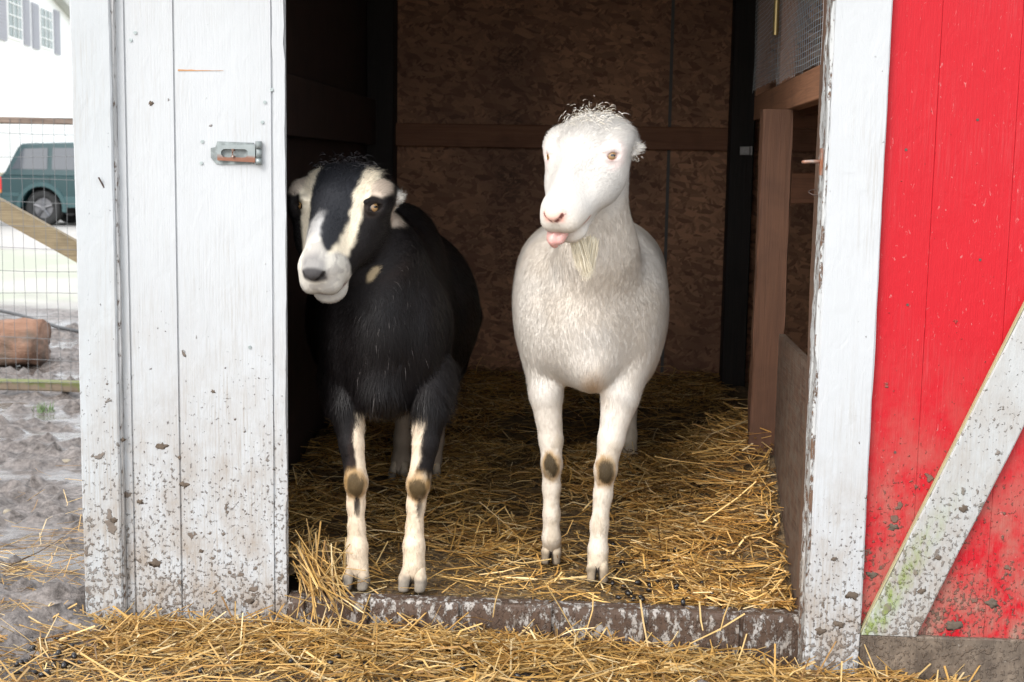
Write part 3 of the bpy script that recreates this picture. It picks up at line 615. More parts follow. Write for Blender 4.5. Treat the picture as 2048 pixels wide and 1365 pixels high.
for i in range(34):
    a = rgg.uniform(0, 6.28); r_ = rgg.uniform(0, .05); b = p0 + np.array([math.cos(a) * r_, math.sin(a) * r_, 0]); h = rgg.uniform(.02, .05); l = np.array([rgg.uniform(-.02, .02), rgg.uniform(-.02, .02), h])
    gr.add([b + (-.002, 0, 0), b + (.002, 0, 0), b + l * .6 + (.0015, 0, 0), b + l, b + l * .6 + (-.0015, 0, 0)], [(0, 1, 2, 3, 4)])
tag(gr.build('grass_tuft', simple('grass_blade', (.08, .14, .04), .6)), 'small green grass tuft in the mud below the fence rail', 'grass tuft')

# ------------------------------------------------------------------ green estate car on the drive
CY_ = 24.0; CX0 = float(at(-4, 360, CY_)[0]); CG = float(ground_z(CX0, CY_)) + .006
car = thing('parked_car', (CX0 + 2.1, CY_ + .85, CG), 'dark green four wheel drive car parked on the drive behind the fence', 'car')
t = NT('green_car_paint'); M['car'] = t.out((.010, .050, .056), .3, Coat_Weight=.3, Coat_Roughness=.05)
M['car_trim'] = simple('grey_green_cladding', (.045, .10, .105), .5, 0., .1)
M['glass'] = NT('tinted_glass').out((.045, .055, .07), .04, spec=1.0)
M['rubber'] = simple('tyre_rubber', (.03, .03, .03), .8); M['rim'] = simple('alloy_rim', (.20, .20, .21), .35, .7, .1)
M['dark'] = simple('dark_underbody', (.01, .01, .01), .9)
W0, W1 = CY_, CY_ + 1.7
def cx(p): return [(CX0 + x, CG + z * 1.04) for x, z in p]
def arch(cx_, r, z0=.36): return [(cx_ + r * math.cos(a), z0 + r * math.sin(a)) for a in np.linspace(math.pi, 0, 13)]
WR, WF = .90, 3.45
low = [(.02, .42), (.0, .62), (.04, .98), (2.95, 1.0), (4.1, .95), (4.2, .70), (4.18, .40)] + [(p[0], p[1]) for p in arch(WF, .44)][::-1] + [(p[0], p[1]) for p in arch(WR, .44)][::-1]
cab = [(.06, .98), (.13, 1.05), (.37, 1.52), (.46, 1.60), (1.6, 1.64), (2.35, 1.60), (2.95, 1.0)]
def shell(P, y0, y1, inset=.0, top=.0):
    m = MB(); n = len(P); c = .04; V = []
    cxm = sum(p[0] for p in P) / n; czm = min(p[1] for p in P)
    for (y, s) in ((y0, 1), (y0 + c, 0), (y1 - c, 0), (y1, 1)):
        for p in P: V.append((p[0] + (c * .5 if p[0] < cxm else -c * .5) * s, y + inset * (p[1] - czm) * (1 if y < (y0 + y1) / 2 else -1), p[1] - (c * .5 * s if p[1] > czm + .2 else 0)))
    F = [(j * n + i, j * n + (i + 1) % n, (j + 1) * n + (i + 1) % n, (j + 1) * n + i) for j in range(3) for i in range(n)] + [tuple(range(n))[::-1], tuple(range(3 * n, 4 * n))]
    return m.add(V, F)
part('body', shell(cx(low), W0, W1), 'car', car)
cb = part('cabin', shell(cx(cab), W0 + .02, W1 - .02, .16), 'car', car)
yw = lambda z: W0 + .02 + .16 * (z - .98) - .006
def win(pts):
    P = [np.array((CX0 + x, yw(z), CG + z * 1.04)) for x, z in pts]; n = len(P)
    return MB().add(P + [p + np.array((0, .02, 0)) for p in P], [tuple(range(n)), tuple(range(n, 2 * n))[::-1]] + [(i, n + i, n + (i + 1) % n, (i + 1) % n) for i in range(n)])
part('side_window', win([(.27, 1.10), (.50, 1.50), (1.02, 1.52), (1.02, 1.10)]), 'glass', cb)
part('side_window', win([(1.12, 1.10), (1.12, 1.52), (1.84, 1.53), (1.84, 1.10)]), 'glass', cb)
part('side_window', win([(1.93, 1.10), (1.93, 1.53), (2.28, 1.50), (2.72, 1.10)]), 'glass', cb)
part('roof_rack', MB().tube([(CX0 + .55, W0 + .22, CG + 1.66), (CX0 + 2.2, W0 + .22, CG + 1.67)], .015, 6).tube([(CX0 + .7, W0 + .22, CG + 1.67), (CX0 + .7, W1 - .22, CG + 1.67)], .015, 6), 'dark', car)
tl = part('tail_light', MB().box(CX0 - .01, CX0 + .07, W0 - .012, W0 + .20, CG + .72, CG + .98, .01), NT('red_lens').out((.75, .03, .02), .2), car)
part('reflector', MB().box(CX0 - .012, CX0 + .068, W0 - .014, W0 + .16, CG + .66, CG + .718, .005), NT('orange_lens').out((.85, .22, .02), .2), tl)
part('bumper', MB().box(CX0 - .10, CX0 + .30, W0 - .02, W1 + .02, CG + .42, CG + .58, .03), 'car_trim', car)
part('cladding', MB().box(CX0 + WR + .47, CX0 + WF - .47, W0 - .014, W0 + .02, CG + .38, CG + .60, .008), 'car_trim', car)
part('cladding', MB().box(CX0 + .08, CX0 + WR - .46, W0 - .014, W0 + .02, CG + .585, CG + .66, .006), 'car_trim', car)
part('door_seam', MB().box(CX0 + 1.08, CX0 + 1.09, W0 - .002, W0 + .01, CG + .62, CG + 1.0).box(CX0 + 2.0, CX0 + 2.01, W0 - .002, W0 + .01, CG + .62, CG + 1.0), 'dark', car)
for wx in (WR, WF):
    fl = MB(); V = []
    for rr, yy in ((.44, -.004), (.44, -.03), (.52, -.03), (.53, -.004)):
        V += [(CX0 + wx + rr * math.cos(a), W0 + yy, CG + .36 + rr * math.sin(a)) for a in np.linspace(math.pi * 1.05, -.05 * math.pi, 17)]
    fl.add(V, [(j * 17 + i, j * 17 + i + 1, (j + 1) * 17 + i + 1, (j + 1) * 17 + i) for j in range(3) for i in range(16)])
    part('fender_flare', fl, 'car_trim', car)
    for sy in (W0 + .06, W1 - .28):
        wh = MB(); pr = [(0, .21), (-.02, .25), (-.02, .32), (.0, .36), (.22, .36), (.24, .32), (.24, .21)]; K = 28; V = []
        for (py, r_) in pr: V += [(CX0 + wx + r_ * math.cos(2 * math.pi * k / K), sy + py, CG + .36 + r_ * math.sin(2 * math.pi * k / K)) for k in range(K)]
        wh.add(V, [(j * K + k, j * K + (k + 1) % K, ((j + 1) % 7) * K + (k + 1) % K, ((j + 1) % 7) * K + k) for j in range(7) for k in range(K)])
        tw = part('wheel', wh, 'rubber', car, True)
        rm = MB(); rm.tube([(CX0 + wx, sy + .04, CG + .36), (CX0 + wx, sy + .06, CG + .36)], .208, 28).tube([(CX0 + wx, sy - .01, CG + .36), (CX0 + wx, sy + .04, CG + .36)], .05, 12)
        for k in range(5):
            a = 2 * math.pi * k / 5 + .3; rm.tube([(CX0 + wx + .04 * math.cos(a), sy + .01, CG + .36 + .04 * math.sin(a)), (CX0 + wx + .2 * math.cos(a), sy + .02, CG + .36 + .2 * math.sin(a))], .028, 6)
        part('rim', rm, 'rim', tw)
part('underbody', MB().box(CX0 + .1, CX0 + 4.1, W0 + .32, W1 - .32, CG + .25, CG + .5).box(CX0 + WR - .43, CX0 + WR + .43, W0 + .31, W0 + .33, CG + .36, CG + .8), 'dark', car)

# ------------------------------------------------------------------ white house
hd = CR @ np.array([820 - 1024., 682.5 - 334., -_f]); hd[2] = 0; hd = _n(hd); hn = np.array([hd[1], -hd[0], 0.])   # along the wall, away from it to the right
h2 = at(90, 57, 41.0)                                                   # window centre on the wall
def hw(u, v, off=0.):                                                    # pixel -> wall plane
    d = CR @ np.array([u - 1024., 682.5 - v, -_f]); t_ = (h2 - CP).dot(hn) / d.dot(hn); return CP + d * t_ + hn * off
house = thing('white_house', (float(h2[0]), float(h2[1]), -.25), 'large white house with paned windows and grey shutters beyond the drive', 'house')
def hs_(p): return float((p - h2).dot(hd))
def hbox(s0, s1, z0, z1, o0, o1):
    b0 = np.array([h2[0], h2[1], 0.]); V = []
    for s in (s0, s1):
        for o in (o0, o1):
            for z in (z0, z1): V.append(b0 + hd * s + hn * o + np.array([0, 0, z]))
    return MB().add(V, [(0, 1, 3, 2), (4, 6, 7, 5), (0, 4, 5, 1), (2, 3, 7, 6), (0, 2, 6, 4), (1, 5, 7, 3)])
M['house'] = simple('white_clapboard', (.90, .90, .89), .6, 0., .03, 5.); M['shut'] = simple('grey_shutter', (.36, .36, .40), .6, 0., .08)
M['pane'] = NT('window_pane').out((.02, .07, .055), .08, spec=.8)
r0 = hw(106, 0); r1 = hw(141, 40); sl = (r1[2] - r0[2]) / (hs_(r1) - hs_(r0)); s_end = hs_(r1) + 1.0; z_end = r1[2] + sl * 1.0
ridge = -9.0; zr = z_end + (ridge - s_end) * sl
b0 = np.array([h2[0], h2[1], 0.])
pt = lambda s, z, o=0: b0 + hd * s + hn * o + np.array([0, 0, z])
prof = [(-24., -.4), (s_end - .3, -.4), (s_end - .3, z_end + .05), (ridge, zr), (-24., zr + (ridge + 24) * sl)]
V = [pt(s, z, 0) for s, z in prof] + [pt(s, z, -12) for s, z in prof]; n = 5
part('wall', MB().add(V, [tuple(range(n)), tuple(range(n, 2 * n))[::-1]] + [(i, n + i, n + (i + 1) % n, (i + 1) % n) for i in range(n)]), 'house', house)
rp = [(s_end, z_end), (ridge, zr), (-24.6, zr + (ridge + 24.6) * sl)]
V = [pt(s, z + dz, o) for o in (.35, -12.3) for dz in (0, .32) for s, z in rp]
part('roof', MB().add(V, [(0, 1, 4, 3), (1, 2, 5, 4), (6, 9, 10, 7), (7, 10, 11, 8), (3, 4, 10, 9), (4, 5, 11, 10), (0, 6, 7, 1), (1, 7, 8, 2), (0, 3, 9, 6), (2, 8, 11, 5)]), simple('pale_roof_edge', (.50, .50, .47), .7, 0., .06), house)
def window(u0, u1, vt, vb):
    uc = (u0 + u1) / 2; a = hs_(hw(u0, 50)); b = hs_(hw(u1, 50)); zt = hw(uc, vt)[2]; zb = hw(uc, vb)[2]; fr = hbox(a, b, zb, zt, .0, .05)
    w_ = part('window', fr, 'house', house); part('pane', hbox(a + .07, b - .07, zb + .07, zt - .07, .051, .06), 'pane', w_)
    mt = MB()
    for i in (1, 2): s = a + (b - a) * i / 3; q_ = hbox(s - .014, s + .014, zb + .07, zt - .07, .061, .08); mt.add(q_.v, q_.f)
    for i in (1, 2, 3): z = zb + (zt - zb) * i / 4; q_ = hbox(a + .07, b - .07, z - .014, z + .014, .0605, .078); mt.add(q_.v, q_.f)
    part('muntins', mt, 'house', w_)
window(13, 41, -14, 80); window(78, 102, 17, 99)
for (u0, u1, vt, vb) in ((-8, 10, -20, 80), (46, 57, -3, 91), (63, 75, 8, 98), (107, 117, 22, 109)):
    uc = (u0 + u1) / 2; a = hs_(hw(u0, 50)); b = hs_(hw(u1, 50)); q_ = hbox(a, b, hw(uc, vb)[2], hw(uc, vt)[2], .0, .06)
    for k in range(1, 14):
        z = hw(uc, vb)[2] + (hw(uc, vt)[2] - hw(uc, vb)[2]) * k / 14; e = hbox(a + .06, b - .06, z - .02, z + .02, .0605, .075); q_.add(e.v, e.f)
    part('shutter', q_, 'shut', house)
# a low hedge bank left of the car, at the end of the drive
t = NT('dry_verge'); n = t.noise(3., detail=6); M['verge'] = t.out(t.mix(n, (.30, .24, .15), (.46, .40, .28)), .9, n, bd=.05)
vx = np.linspace(-60, 20, 60); V = []
for x in vx:
    for (yy, zz) in ((30., .01), (31., .55), (33., .95), (37., .9), (38.5, .0)): V.append((x, yy, float(ground_z(x, yy)) + zz + .12 * float(vnoise([[x * .8, yy, 0]], 3)[0]) * (zz > .1)))
F = [(i * 5 + j, (i + 1) * 5 + j, (i + 1) * 5 + j + 1, i * 5 + j + 1) for i in range(59) for j in range(4)]
tag(mesh('earth_bank', V, F, M['verge'], smooth=True), None, None, kind='structure')

# ------------------------------------------------------------------ goats: implicit surfaces turned into one continuous skin
class Field:
    def __init__(s, xs, ys, zs):
        s.x, s.y, s.z = [np.asarray(a, np.float32) for a in (xs, ys, zs)]; s.d = np.full((len(s.x), len(s.y), len(s.z)), .2, np.float32)
    def _sl(s, lo, hi):
        return tuple(slice(int(np.searchsorted(a, l)), int(np.searchsorted(a, h))) for a, l, h in ((s.x, lo[0], hi[0]), (s.y, lo[1], hi[1]), (s.z, lo[2], hi[2])))
    def _pts(s, sl): return s.x[sl[0]][:, None, None], s.y[sl[1]][None, :, None], s.z[sl[2]][None, None, :]
    def _put(s, sl, v, k, sub=False):
        a = s.d[sl]
        if sub:
            v = -v; h = np.clip(.5 - .5 * (a - v) / k, 0, 1); s.d[sl] = a * (1 - h) + v * h + k * h * (1 - h)
        else:
            h = np.clip(.5 + .5 * (a - v) / k, 0, 1); s.d[sl] = a * (1 - h) + v * h - k * h * (1 - h)
    def ell(s, c, r, ax=None, k=.02, sub=False):
        c = np.asarray(c, float); r = np.asarray(r, float); A = np.eye(3) if ax is None else np.asarray(ax, float)   # rows of A: the ellipsoid's axes
        e = np.sqrt(((A * r[:, None]) ** 2).sum(0)) + k * 2 + .012; sl = s._sl(c - e, c + e); X, Y, Z = s._pts(sl); X = X - c[0]; Y = Y - c[1]; Z = Z - c[2]
        L = [A[i][0] * X + A[i][1] * Y + A[i][2] * Z for i in range(3)]
        k0 = np.sqrt(sum((L[i] / r[i]) ** 2 for i in range(3))) + 1e-6; k1 = np.sqrt(sum((L[i] / r[i] ** 2) ** 2 for i in range(3))) + 1e-6
        s._put(sl, (k0 * (k0 - 1) / k1).astype(np.float32), k, sub)
    def cone(s, a, b, ra, rb, k=.02, sub=False):
        a = np.asarray(a, float); b = np.asarray(b, float); m = max(ra, rb) + k * 2 + .012
        sl = s._sl(np.minimum(a, b) - m, np.maximum(a, b) + m); X, Y, Z = s._pts(sl); d = b - a
        t = np.clip(((X - a[0]) * d[0] + (Y - a[1]) * d[1] + (Z - a[2]) * d[2]) / d.dot(d), 0, 1)
        v = np.sqrt((X - a[0] - d[0] * t) ** 2 + (Y - a[1] - d[1] * t) ** 2 + (Z - a[2] - d[2] * t) ** 2) - (ra + (rb - ra) * t)
        s._put(sl, v.astype(np.float32), k, sub)
    def path(s, P, r, k=.02, sub=False):
        for i in range(len(P) - 1): s.cone(P[i], P[i + 1], r[i], r[i + 1], k, sub)
    def val(s, p):
        i = [min(max(int(np.searchsorted(a, q)) - 1, 0), len(a) - 2) for a, q in zip((s.x, s.y, s.z), p)]
        f = [(q - a[j]) / (a[j + 1] - a[j]) for a, j, q in zip((s.x, s.y, s.z), i, p)]; r = 0
        for dx in (0, 1):
            for dy in (0, 1):
                for dz in (0, 1): r += s.d[i[0] + dx, i[1] + dy, i[2] + dz] * (f[0] if dx else 1 - f[0]) * (f[1] if dy else 1 - f[1]) * (f[2] if dz else 1 - f[2])
        return float(r)
    def hit(s, p, d, tmax=.3):
        """walk from p towards d until the surface is met"""
        p = np.asarray(p, float); d = _n(np.asarray(d, float)); t = tmax
        while t > 0:
            if s.val(p + d * t) < 0: return p + d * t
            t -= .0007
        return p
    def skin(s, smooth=3):
        D = s.d; S = D < 0; c = np.zeros(tuple(n - 1 for n in D.shape), np.int8)
        for dx in (0, 1):
            for dy in (0, 1):
                for dz in (0, 1): c += S[dx:D.shape[0] - 1 + dx, dy:D.shape[1] - 1 + dy, dz:D.shape[2] - 1 + dz]
        act = np.argwhere((c > 0) & (c < 8)); idx = -np.ones(c.shape, np.int64); idx[tuple(act.T)] = np.arange(len(act))
        acc = np.zeros((len(act), 3)); cnt = np.zeros(len(act)); G = (s.x, s.y, s.z)
        for ax in range(3):
            o = [i for i in range(3) if i != ax]
            for a_ in (0, 1):
                for b_ in (0, 1):
                    p = act.copy(); p[:, o[0]] += a_; p[:, o[1]] += b_; q = p.copy(); q[:, ax] += 1
                    dp = D[tuple(p.T)].astype(float); dq = D[tuple(q.T)].astype(float); m = (dp < 0) != (dq < 0); t = np.where(m, dp / np.where(m, dp - dq, 1), 0)
                    P = np.stack([G[i][p[:, i]] for i in range(3)], 1).astype(float); Q = np.stack([G[i][q[:, i]] for i in range(3)], 1)
                    acc += np.where(m[:, None], P + (Q - P) * t[:, None], 0); cnt += m
        V = acc / cnt[:, None]; Fs = []
        for ax in range(3):
            o = [(ax + 1) % 3, (ax + 2) % 3]; n = list(D.shape); sl0 = [slice(None)] * 3; sl1 = [slice(None)] * 3; sl0[ax] = slice(0, -1); sl1[ax] = slice(1, None)
            a = S[tuple(sl0)]; b = S[tuple(sl1)]; e = np.argwhere(a != b); ok = (e[:, o[0]] > 0) & (e[:, o[1]] > 0) & (e[:, o[0]] < D.shape[o[0]] - 1) & (e[:, o[1]] < D.shape[o[1]] - 1); e = e[ok]
            flip = ~a[tuple(e.T)]; qs = []
            for (da, db) in ((-1, -1), (0, -1), (0, 0), (-1, 0)):
                p = e.copy(); p[:, o[0]] += da; p[:, o[1]] += db; qs.append(idx[tuple(p.T)])
            Fq = np.stack(qs, 1); Fq[flip] = Fq[flip][:, ::-1]; Fs.append(Fq)
        F = np.concatenate(Fs); F = F[(F >= 0).all(1)]
        E = np.concatenate([F[:, [0, 1]], F[:, [1, 2]], F[:, [2, 3]], F[:, [3, 0]]])
        for it in range(smooth):
            dg = np.bincount(E[:, 0], minlength=len(V)) + np.bincount(E[:, 1], minlength=len(V)); av = np.zeros_like(V)
            for i in range(3): av[:, i] = np.bincount(E[:, 0], V[E[:, 1], i], len(V)) + np.bincount(E[:, 1], V[E[:, 0], i], len(V))
            V = V + .5 * (av / np.maximum(dg, 1)[:, None] - V)
        return V, F
def vnormals(V, F):
    fn = np.cross(V[F[:, 2]] - V[F[:, 0]], V[F[:, 3]] - V[F[:, 1]]); N = np.zeros_like(V)
    for i in range(3):
        for k in range(4): N[:, i] += np.bincount(F[:, k], fn[:, i], len(V))
    return N / (np.linalg.norm(N, axis=1, keepdims=True) + 1e-12), np.linalg.norm(fn, axis=1) / 2
def sst(x, a, b): t = np.clip((x - a) / (b - a), 0, 1); return t * t * (3 - 2 * t)

t = NT('goat_skin'); n = t.noise(160., detail=4); M['skin'] = t.out(t.attr(), .8, n, bd=.0012, spec=.2)
def coat_mat(name, rough, spec):
    t = NT(name); return t.out(t.attr(), rough, spec=spec)
M['fur_pale'] = coat_mat('pale_fur', .6, .25); M['fur_dark'] = coat_mat('dark_fur', .42, .2)
M['hoof'] = simple('hoof_horn', (.25, .195, .14), .55, 0., .25, 40.); M['hoof_dark'] = simple('grey_hoof_horn', (.24, .21, .175), .5, 0., .3, 40.)
def eye_mat(name, c, axis, f_ax, u_ax):
    """amber eye with a level, slot shaped pupil: a pattern fixed to the eyeball"""
    t = NT(name); p = t.pos()
    def dot(v, off):
        n = t.N.new('ShaderNodeVectorMath'); n.operation = 'DOT_PRODUCT'; s_ = t.N.new('ShaderNodeVectorMath'); s_.operation = 'SUBTRACT'; t.L.new(p, s_.inputs[0]); s_.inputs[1].default_value = tuple(off); t.L.new(s_.outputs[0], n.inputs[0]); n.inputs[1].default_value = tuple(v); return n.outputs['Value']
    a = dot(f_ax, c); b = dot(u_ax, c); r = t.math('SQRT', t.math('ADD', t.math('MULTIPLY', a, a), t.math('MULTIPLY', b, b)))
    pr = t.math('ADD', t.math('POWER', t.math('ABSOLUTE', t.math('DIVIDE', a, .0062)), 3.), t.math('POWER', t.math('ABSOLUTE', t.math('DIVIDE', b, .0023)), 3.))
    iris = t.mix(t.ramp(r, .003, .0095), (.36, .21, .085), (.24, .125, .045)); iris = t.mix(t.ramp(t.noise(700., detail=2), .4, .7, 0, .4), iris, (.46, .30, .13))
    c_ = t.mix(t.ramp(r, .0098, .0108), iris, (.03, .018, .012)); c_ = t.mix(t.ramp(pr, .8, 1.2), (.004, .004, .005), c_)
    return t.out(c_, .05, spec=.6, Coat_Weight=1.0, Coat_Roughness=.02)

def fur(name, parent, V, F, N, A, col_fn, len_fn, flow_fn, dens_fn, count, mat, width=.00095, lift=.35, seed=1, wav=.18):
    rg = np.random.default_rng(seed); C = V[F].mean(1); wgt = A * dens_fn(C, N[F].mean(1)); pb = wgt / wgt.sum()
    fi = rg.choice(len(F), count, p=pb); a = rg.random((count, 1)); b = rg.random((count, 1)); q = F[fi]
    mixv = lambda X: X[q[:, 0]] * (1 - a) * (1 - b) + X[q[:, 1]] * a * (1 - b) + X[q[:, 2]] * a * b + X[q[:, 3]] * (1 - a) * b
    P = mixv(V); n = mixv(N); n /= np.linalg.norm(n, axis=1, keepdims=True)
    g = flow_fn(P, n); g = g + fbm(P * 14., 2, 5)[:, None] * np.cross(n, g) * wav * 2.2 + rg.normal(0, .16, (count, 3)); g -= n * (g * n).sum(1, keepdims=True); g /= np.linalg.norm(g, axis=1, keepdims=True) + 1e-9
    L = len_fn(P, n) * rg.uniform(.65, 1.25, count); col = col_fn(P, rg)
    lf = np.abs(rg.normal(lift, .12, (count, 1)))
    d1 = g + n * lf; d1 /= np.linalg.norm(d1, axis=1, keepdims=True); d2 = g + n * lf * .25 + np.array([0, 0, -.12]); d2 /= np.linalg.norm(d2, axis=1, keepdims=True)
    p0 = P - n * .001; p1 = p0 + d1 * (L * .45)[:, None]; p2 = p1 + d2 * (L * .55)[:, None]
    s = np.cross(n, d1); s /= np.linalg.norm(s, axis=1, keepdims=True); w = (width * rg.uniform(.7, 1.3, count))[:, None]
    VV = np.stack([p0 + s * w * .5, p0 - s * w * .5, p1 - s * w * .42, p1 + s * w * .42, p2 - s * w * .08, p2 + s * w * .08], 1).reshape(-1, 3)
    i0 = np.arange(count)[:, None] * 6; FF = np.concatenate([i0 + np.array([[0, 1, 2, 3]]), i0 + np.array([[3, 2, 4, 5]])])
    nn = n + s * rg.normal(0, .09, (count, 1)) + g * .15; nn /= np.linalg.norm(nn, axis=1, keepdims=True)
    o = mesh(name, VV, FF, mat, parent, True, attr=np.repeat(col, 6, axis=0))
    o.data.normals_split_custom_set_from_vertices(np.repeat(nn, 6, axis=0).astype(np.float32))
    return o

def head_frame(eyeL, eyeR, nose):
    """viewer's left eye, viewer's right eye, nose tip -> origin, side, forward, up (all unit)"""
    E = (eyeL + eyeR) / 2; s = _n(eyeR - eyeL); f = nose - E; f = _n(f - s * f.dot(s)); u = np.cross(s, f)
    if u[1] > 0: u = -u                                                   # the face looks towards the doorway
    return E, s, f, u
def lin(a, b, n): return np.linspace(a, b, max(2, int(round((b - a) / n))))

def mixc(a, b, m): return a * (1 - m[:, None]) + np.asarray(b, float)[None, :] * m[:, None]
def make_goat(cfg):
    S = cfg['scale']; E, s, f, u = head_frame(*cfg['face']); H = lambda a, b, c: E + s * a * S + f * b * S + u * c * S; AX = np.array([s, f, u])
    hx, hy, hz = E + f * .05 * S
    r = .15 * S
    xs = np.concatenate([lin(cfg['x'][0], hx - r, .007)[:-1], lin(hx - r, hx + r, .0031)]); xs = np.concatenate([xs[:-1], lin(hx + r, max(cfg['x'][1], hx + r + .02), .007)])
    ys = np.concatenate([lin(hy - .19 * S, hy + .15 * S, .0033)[:-1], lin(hy + .15 * S, cfg['y1'], .0095)])
    zb = hz - .20 * S; zs = np.concatenate([lin(.06, zb, .0055)[:-1], lin(zb, hz + .24 * S, .0031)])
    Fd = Field(xs, ys, zs)
    for q in cfg['body']:
        if q[0] == 'e': Fd.ell(q[1], q[2], q[3] if len(q) > 4 else None, q[-1])
        else: Fd.path(q[1], q[2], q[3])
    # neck
    Fd.path([cfg['neck'][0], cfg['neck'][1], H(0, -.055, -.075)], [cfg['neck_r'][0], cfg['neck_r'][1], .056 * S], .07)
    # head
    W = cfg.get('wide', 1.0); WE = cfg.get('earw', W)
    BR = cfg.get('brow', 0.)
    Fd.ell(H(0, -.045 - BR * .6, -.038), (.0655 * S * W, .064 * S, .056 * S), AX, .02)
    Fd.ell(H(0, -.015, -.014), (.050 * S * W, .060 * S, .038 * S), AX, .02)
    for k in (-1, 1):
        Fd.ell(H(k * .053 * W, -.016 - BR, -.016), (.0215 * S, .040 * S, .027 * S), AX, .016)
        Fd.ell(H(k * .034 * W, .018, -.058), (.030 * S, .064 * S, .048 * S), AX, .025)
    Fd.cone(H(0, .00, -.018), H(0, .135, -.019), .046 * S, .033 * S, .028)
    Fd.ell(H(0, .06, .008), (.018 * S, .085 * S, .018 * S), AX, .012)
    MW = cfg.get('mw', 1.)
    Fd.ell(H(0, .138, -.030), (.041 * S * MW, .036 * S, .036 * S), AX, .020)
    Fd.ell(H(0, .166, -.006), (.0215 * S, .015 * S, .0145 * S), AX, .010)
    for k in (-1, 1):
        Fd.ell(H(k * .0165 * MW, .157, -.037 - cfg.get('jaw', 0.) * .6), (.0230 * S, .022 * S, .0215 * S), AX, .014)
    J = cfg.get('jaw', 0.); CH = cfg.get('chin', 0.)
    Fd.cone(H(0, .00, -.080), H(0, .120, -.070 - J - CH), .050 * S, .031 * S, .022)
    for k in (-1, 1): Fd.cone(H(k * .032 * W, .010, -.050), H(k * .020, .115, -.044 - J * .5), .039 * S, .028 * S, .025)
    Fd.ell(H(0, .140, -.075 - J - CH), (.0325 * S, .026 * S, .0175 * S), AX, .014)
    # ears: very short, rolled
    for k in cfg['ears']:
        Fd.cone(H(k * .053 * WE, -.064, -.038), H(k * .0655 * WE, -.052, -.042), .012 * S, .009 * S, .008)
        Fd.ell(H(k * .0660 * WE, -.048, -.044), (.0075 * S, .017 * S, .0085 * S), AX, .006)
        Fd.ell(H(k * .0640 * WE, -.036, -.034), (.006 * S, .008 * S, .006 * S), AX, .004, sub=True)
    # nostrils, lips
    nost = []
    for k in (-1, 1):
        np_ = [Fd.hit(H(0, .12, -.02), H(k * q[0], q[1], q[2]) - H(0, .12, -.02), .14) for q in ((.0075, .184, -.013), (.0150, .180, -.010), (.0205, .170, -.003))]
        Fd.path(np_, [.0034 * S, .0044 * S, .0030 * S], .003, sub=True); nost.append(np_)
    Fd.cone(H(0, .188, -.014), H(0, .182, -.050), .0018 * S, .0012 * S, .004, sub=True)
    mp = [(0, .178, -.059 - J), (.016, .171, -.0605 - J), (.032, .150, -.0595 - J), (.039, .136, -.060 - J), (.044, .124, -.057 - J)]; 
    def onskin(q): c0 = H(0, .085, q[2]); return Fd.hit(c0, H(*q) - c0, .14)
    mouth = [onskin(q) for q in mp]; mouthL = [onskin((-q[0], q[1], q[2])) for q in mp]
    for mm in (mouth, mouthL): Fd.path(mm, [.0027 * S, .0027 * S, .0027 * S, .0025 * S, .0018 * S], .003, sub=True)
    # eye openings
    eyes = []
    for k in (-1, 1):
        ed = cfg.get('eyed', {}).get(k, (.84, .22, .50)); d = _n(s * k * ed[0] + f * ed[1] + u * ed[2]); sp = Fd.hit(H(0, -.004, -.036), d, .14); ff = _n(f - d * f.dot(d)); 
        lvl = np.array([0, 0, 1.]); uu = _n(np.cross(d, ff)); 
        if uu.dot(u) < 0: uu = -uu
        # the opening slopes towards the nose
        a1 = _n(ff * .55 + np.cross(uu, d) * 0 - uu * .0) ; b1 = _n(np.cross(d, a1))
        a1 = cfg['slit'](k, d, ff, uu); b1 = _n(np.cross(d, a1))
        Fd.ell(sp - d * .004, (.0180 * S, .0140 * S, .0105 * S), np.array([a1, b1, d]), .006)       # lids stand a little proud
        ub = b1 if b1[2] > 0 else -b1
        Fd.ell(sp + ub * .0125 * S - d * .002, (.021 * S, .0065 * S, .0105 * S), np.array([a1, b1, d]), .006)
        Fd.ell(sp + d * .007 - ub * .001, (.0145 * S, .0066 * S, .012 * S), np.array([a1, b1, d]), .0022, sub=True)
        eyes.append((sp - d * .0065 * S, d, a1, b1))
    V, F = Fd.skin(2)
    N, A = vnormals(V, F)
    root = thing(cfg['name'], cfg['root'], cfg['label'], 'goat')
    ctx = dict(nost=nost, S=S, E=E, s=s, f=f, u=u, mouths=(mouth, mouthL), eyes=eyes, H=H)
    def hc(P): q = P - E; return (q @ s) / S, (q @ f) / S, (q @ u) / S
    ctx['hc'] = hc
    col = lambda P, rg=None: cfg['color'](P, ctx, rg)
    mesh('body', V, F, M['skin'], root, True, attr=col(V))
    # eyeballs
    for (c, d, a1, b1) in eyes:
        rr = .0128 * S; hz_ = _n(np.cross((0, 0, 1.), d)); m = MB().sphere((0, 0, 0), 1, 24, 16); VV = np.array(m.v) * rr + c
        mesh('eye', VV, m.f, eye_mat('amber_eye', c, d, hz_, np.cross(d, hz_)), root, True)
    # hooves: two claws each
    for (p, w) in cfg['hooves']:
        p = np.array(p); hf = Field(lin(p[0] - .05, p[0] + .05, .0022), lin(p[1] - .07, p[1] + .06, .003), lin(p[2] - .012, p[2] + .065, .0025))
        sp_ = cfg.get('splay', 1.)
        for k in (-1, 1):
            hf.path([p + (k * .0125 * w, .010, .042), p + (k * .0145 * w * sp_, -.010, .022), p + (k * .0145 * w * sp_, -.030, .004)], [.0115 * w, .0130 * w, .0100 * w], .004)
            hf.path([p + (k * .0140 * w * sp_, .018, .006), p + (k * .0145 * w * sp_, -.024, .003)], [.0115 * w, .0115 * w], .004)
        hf.d = np.maximum(hf.d, -(hf.z[None, None, :] - p[2])); Vh, Fh = hf.skin(1); 
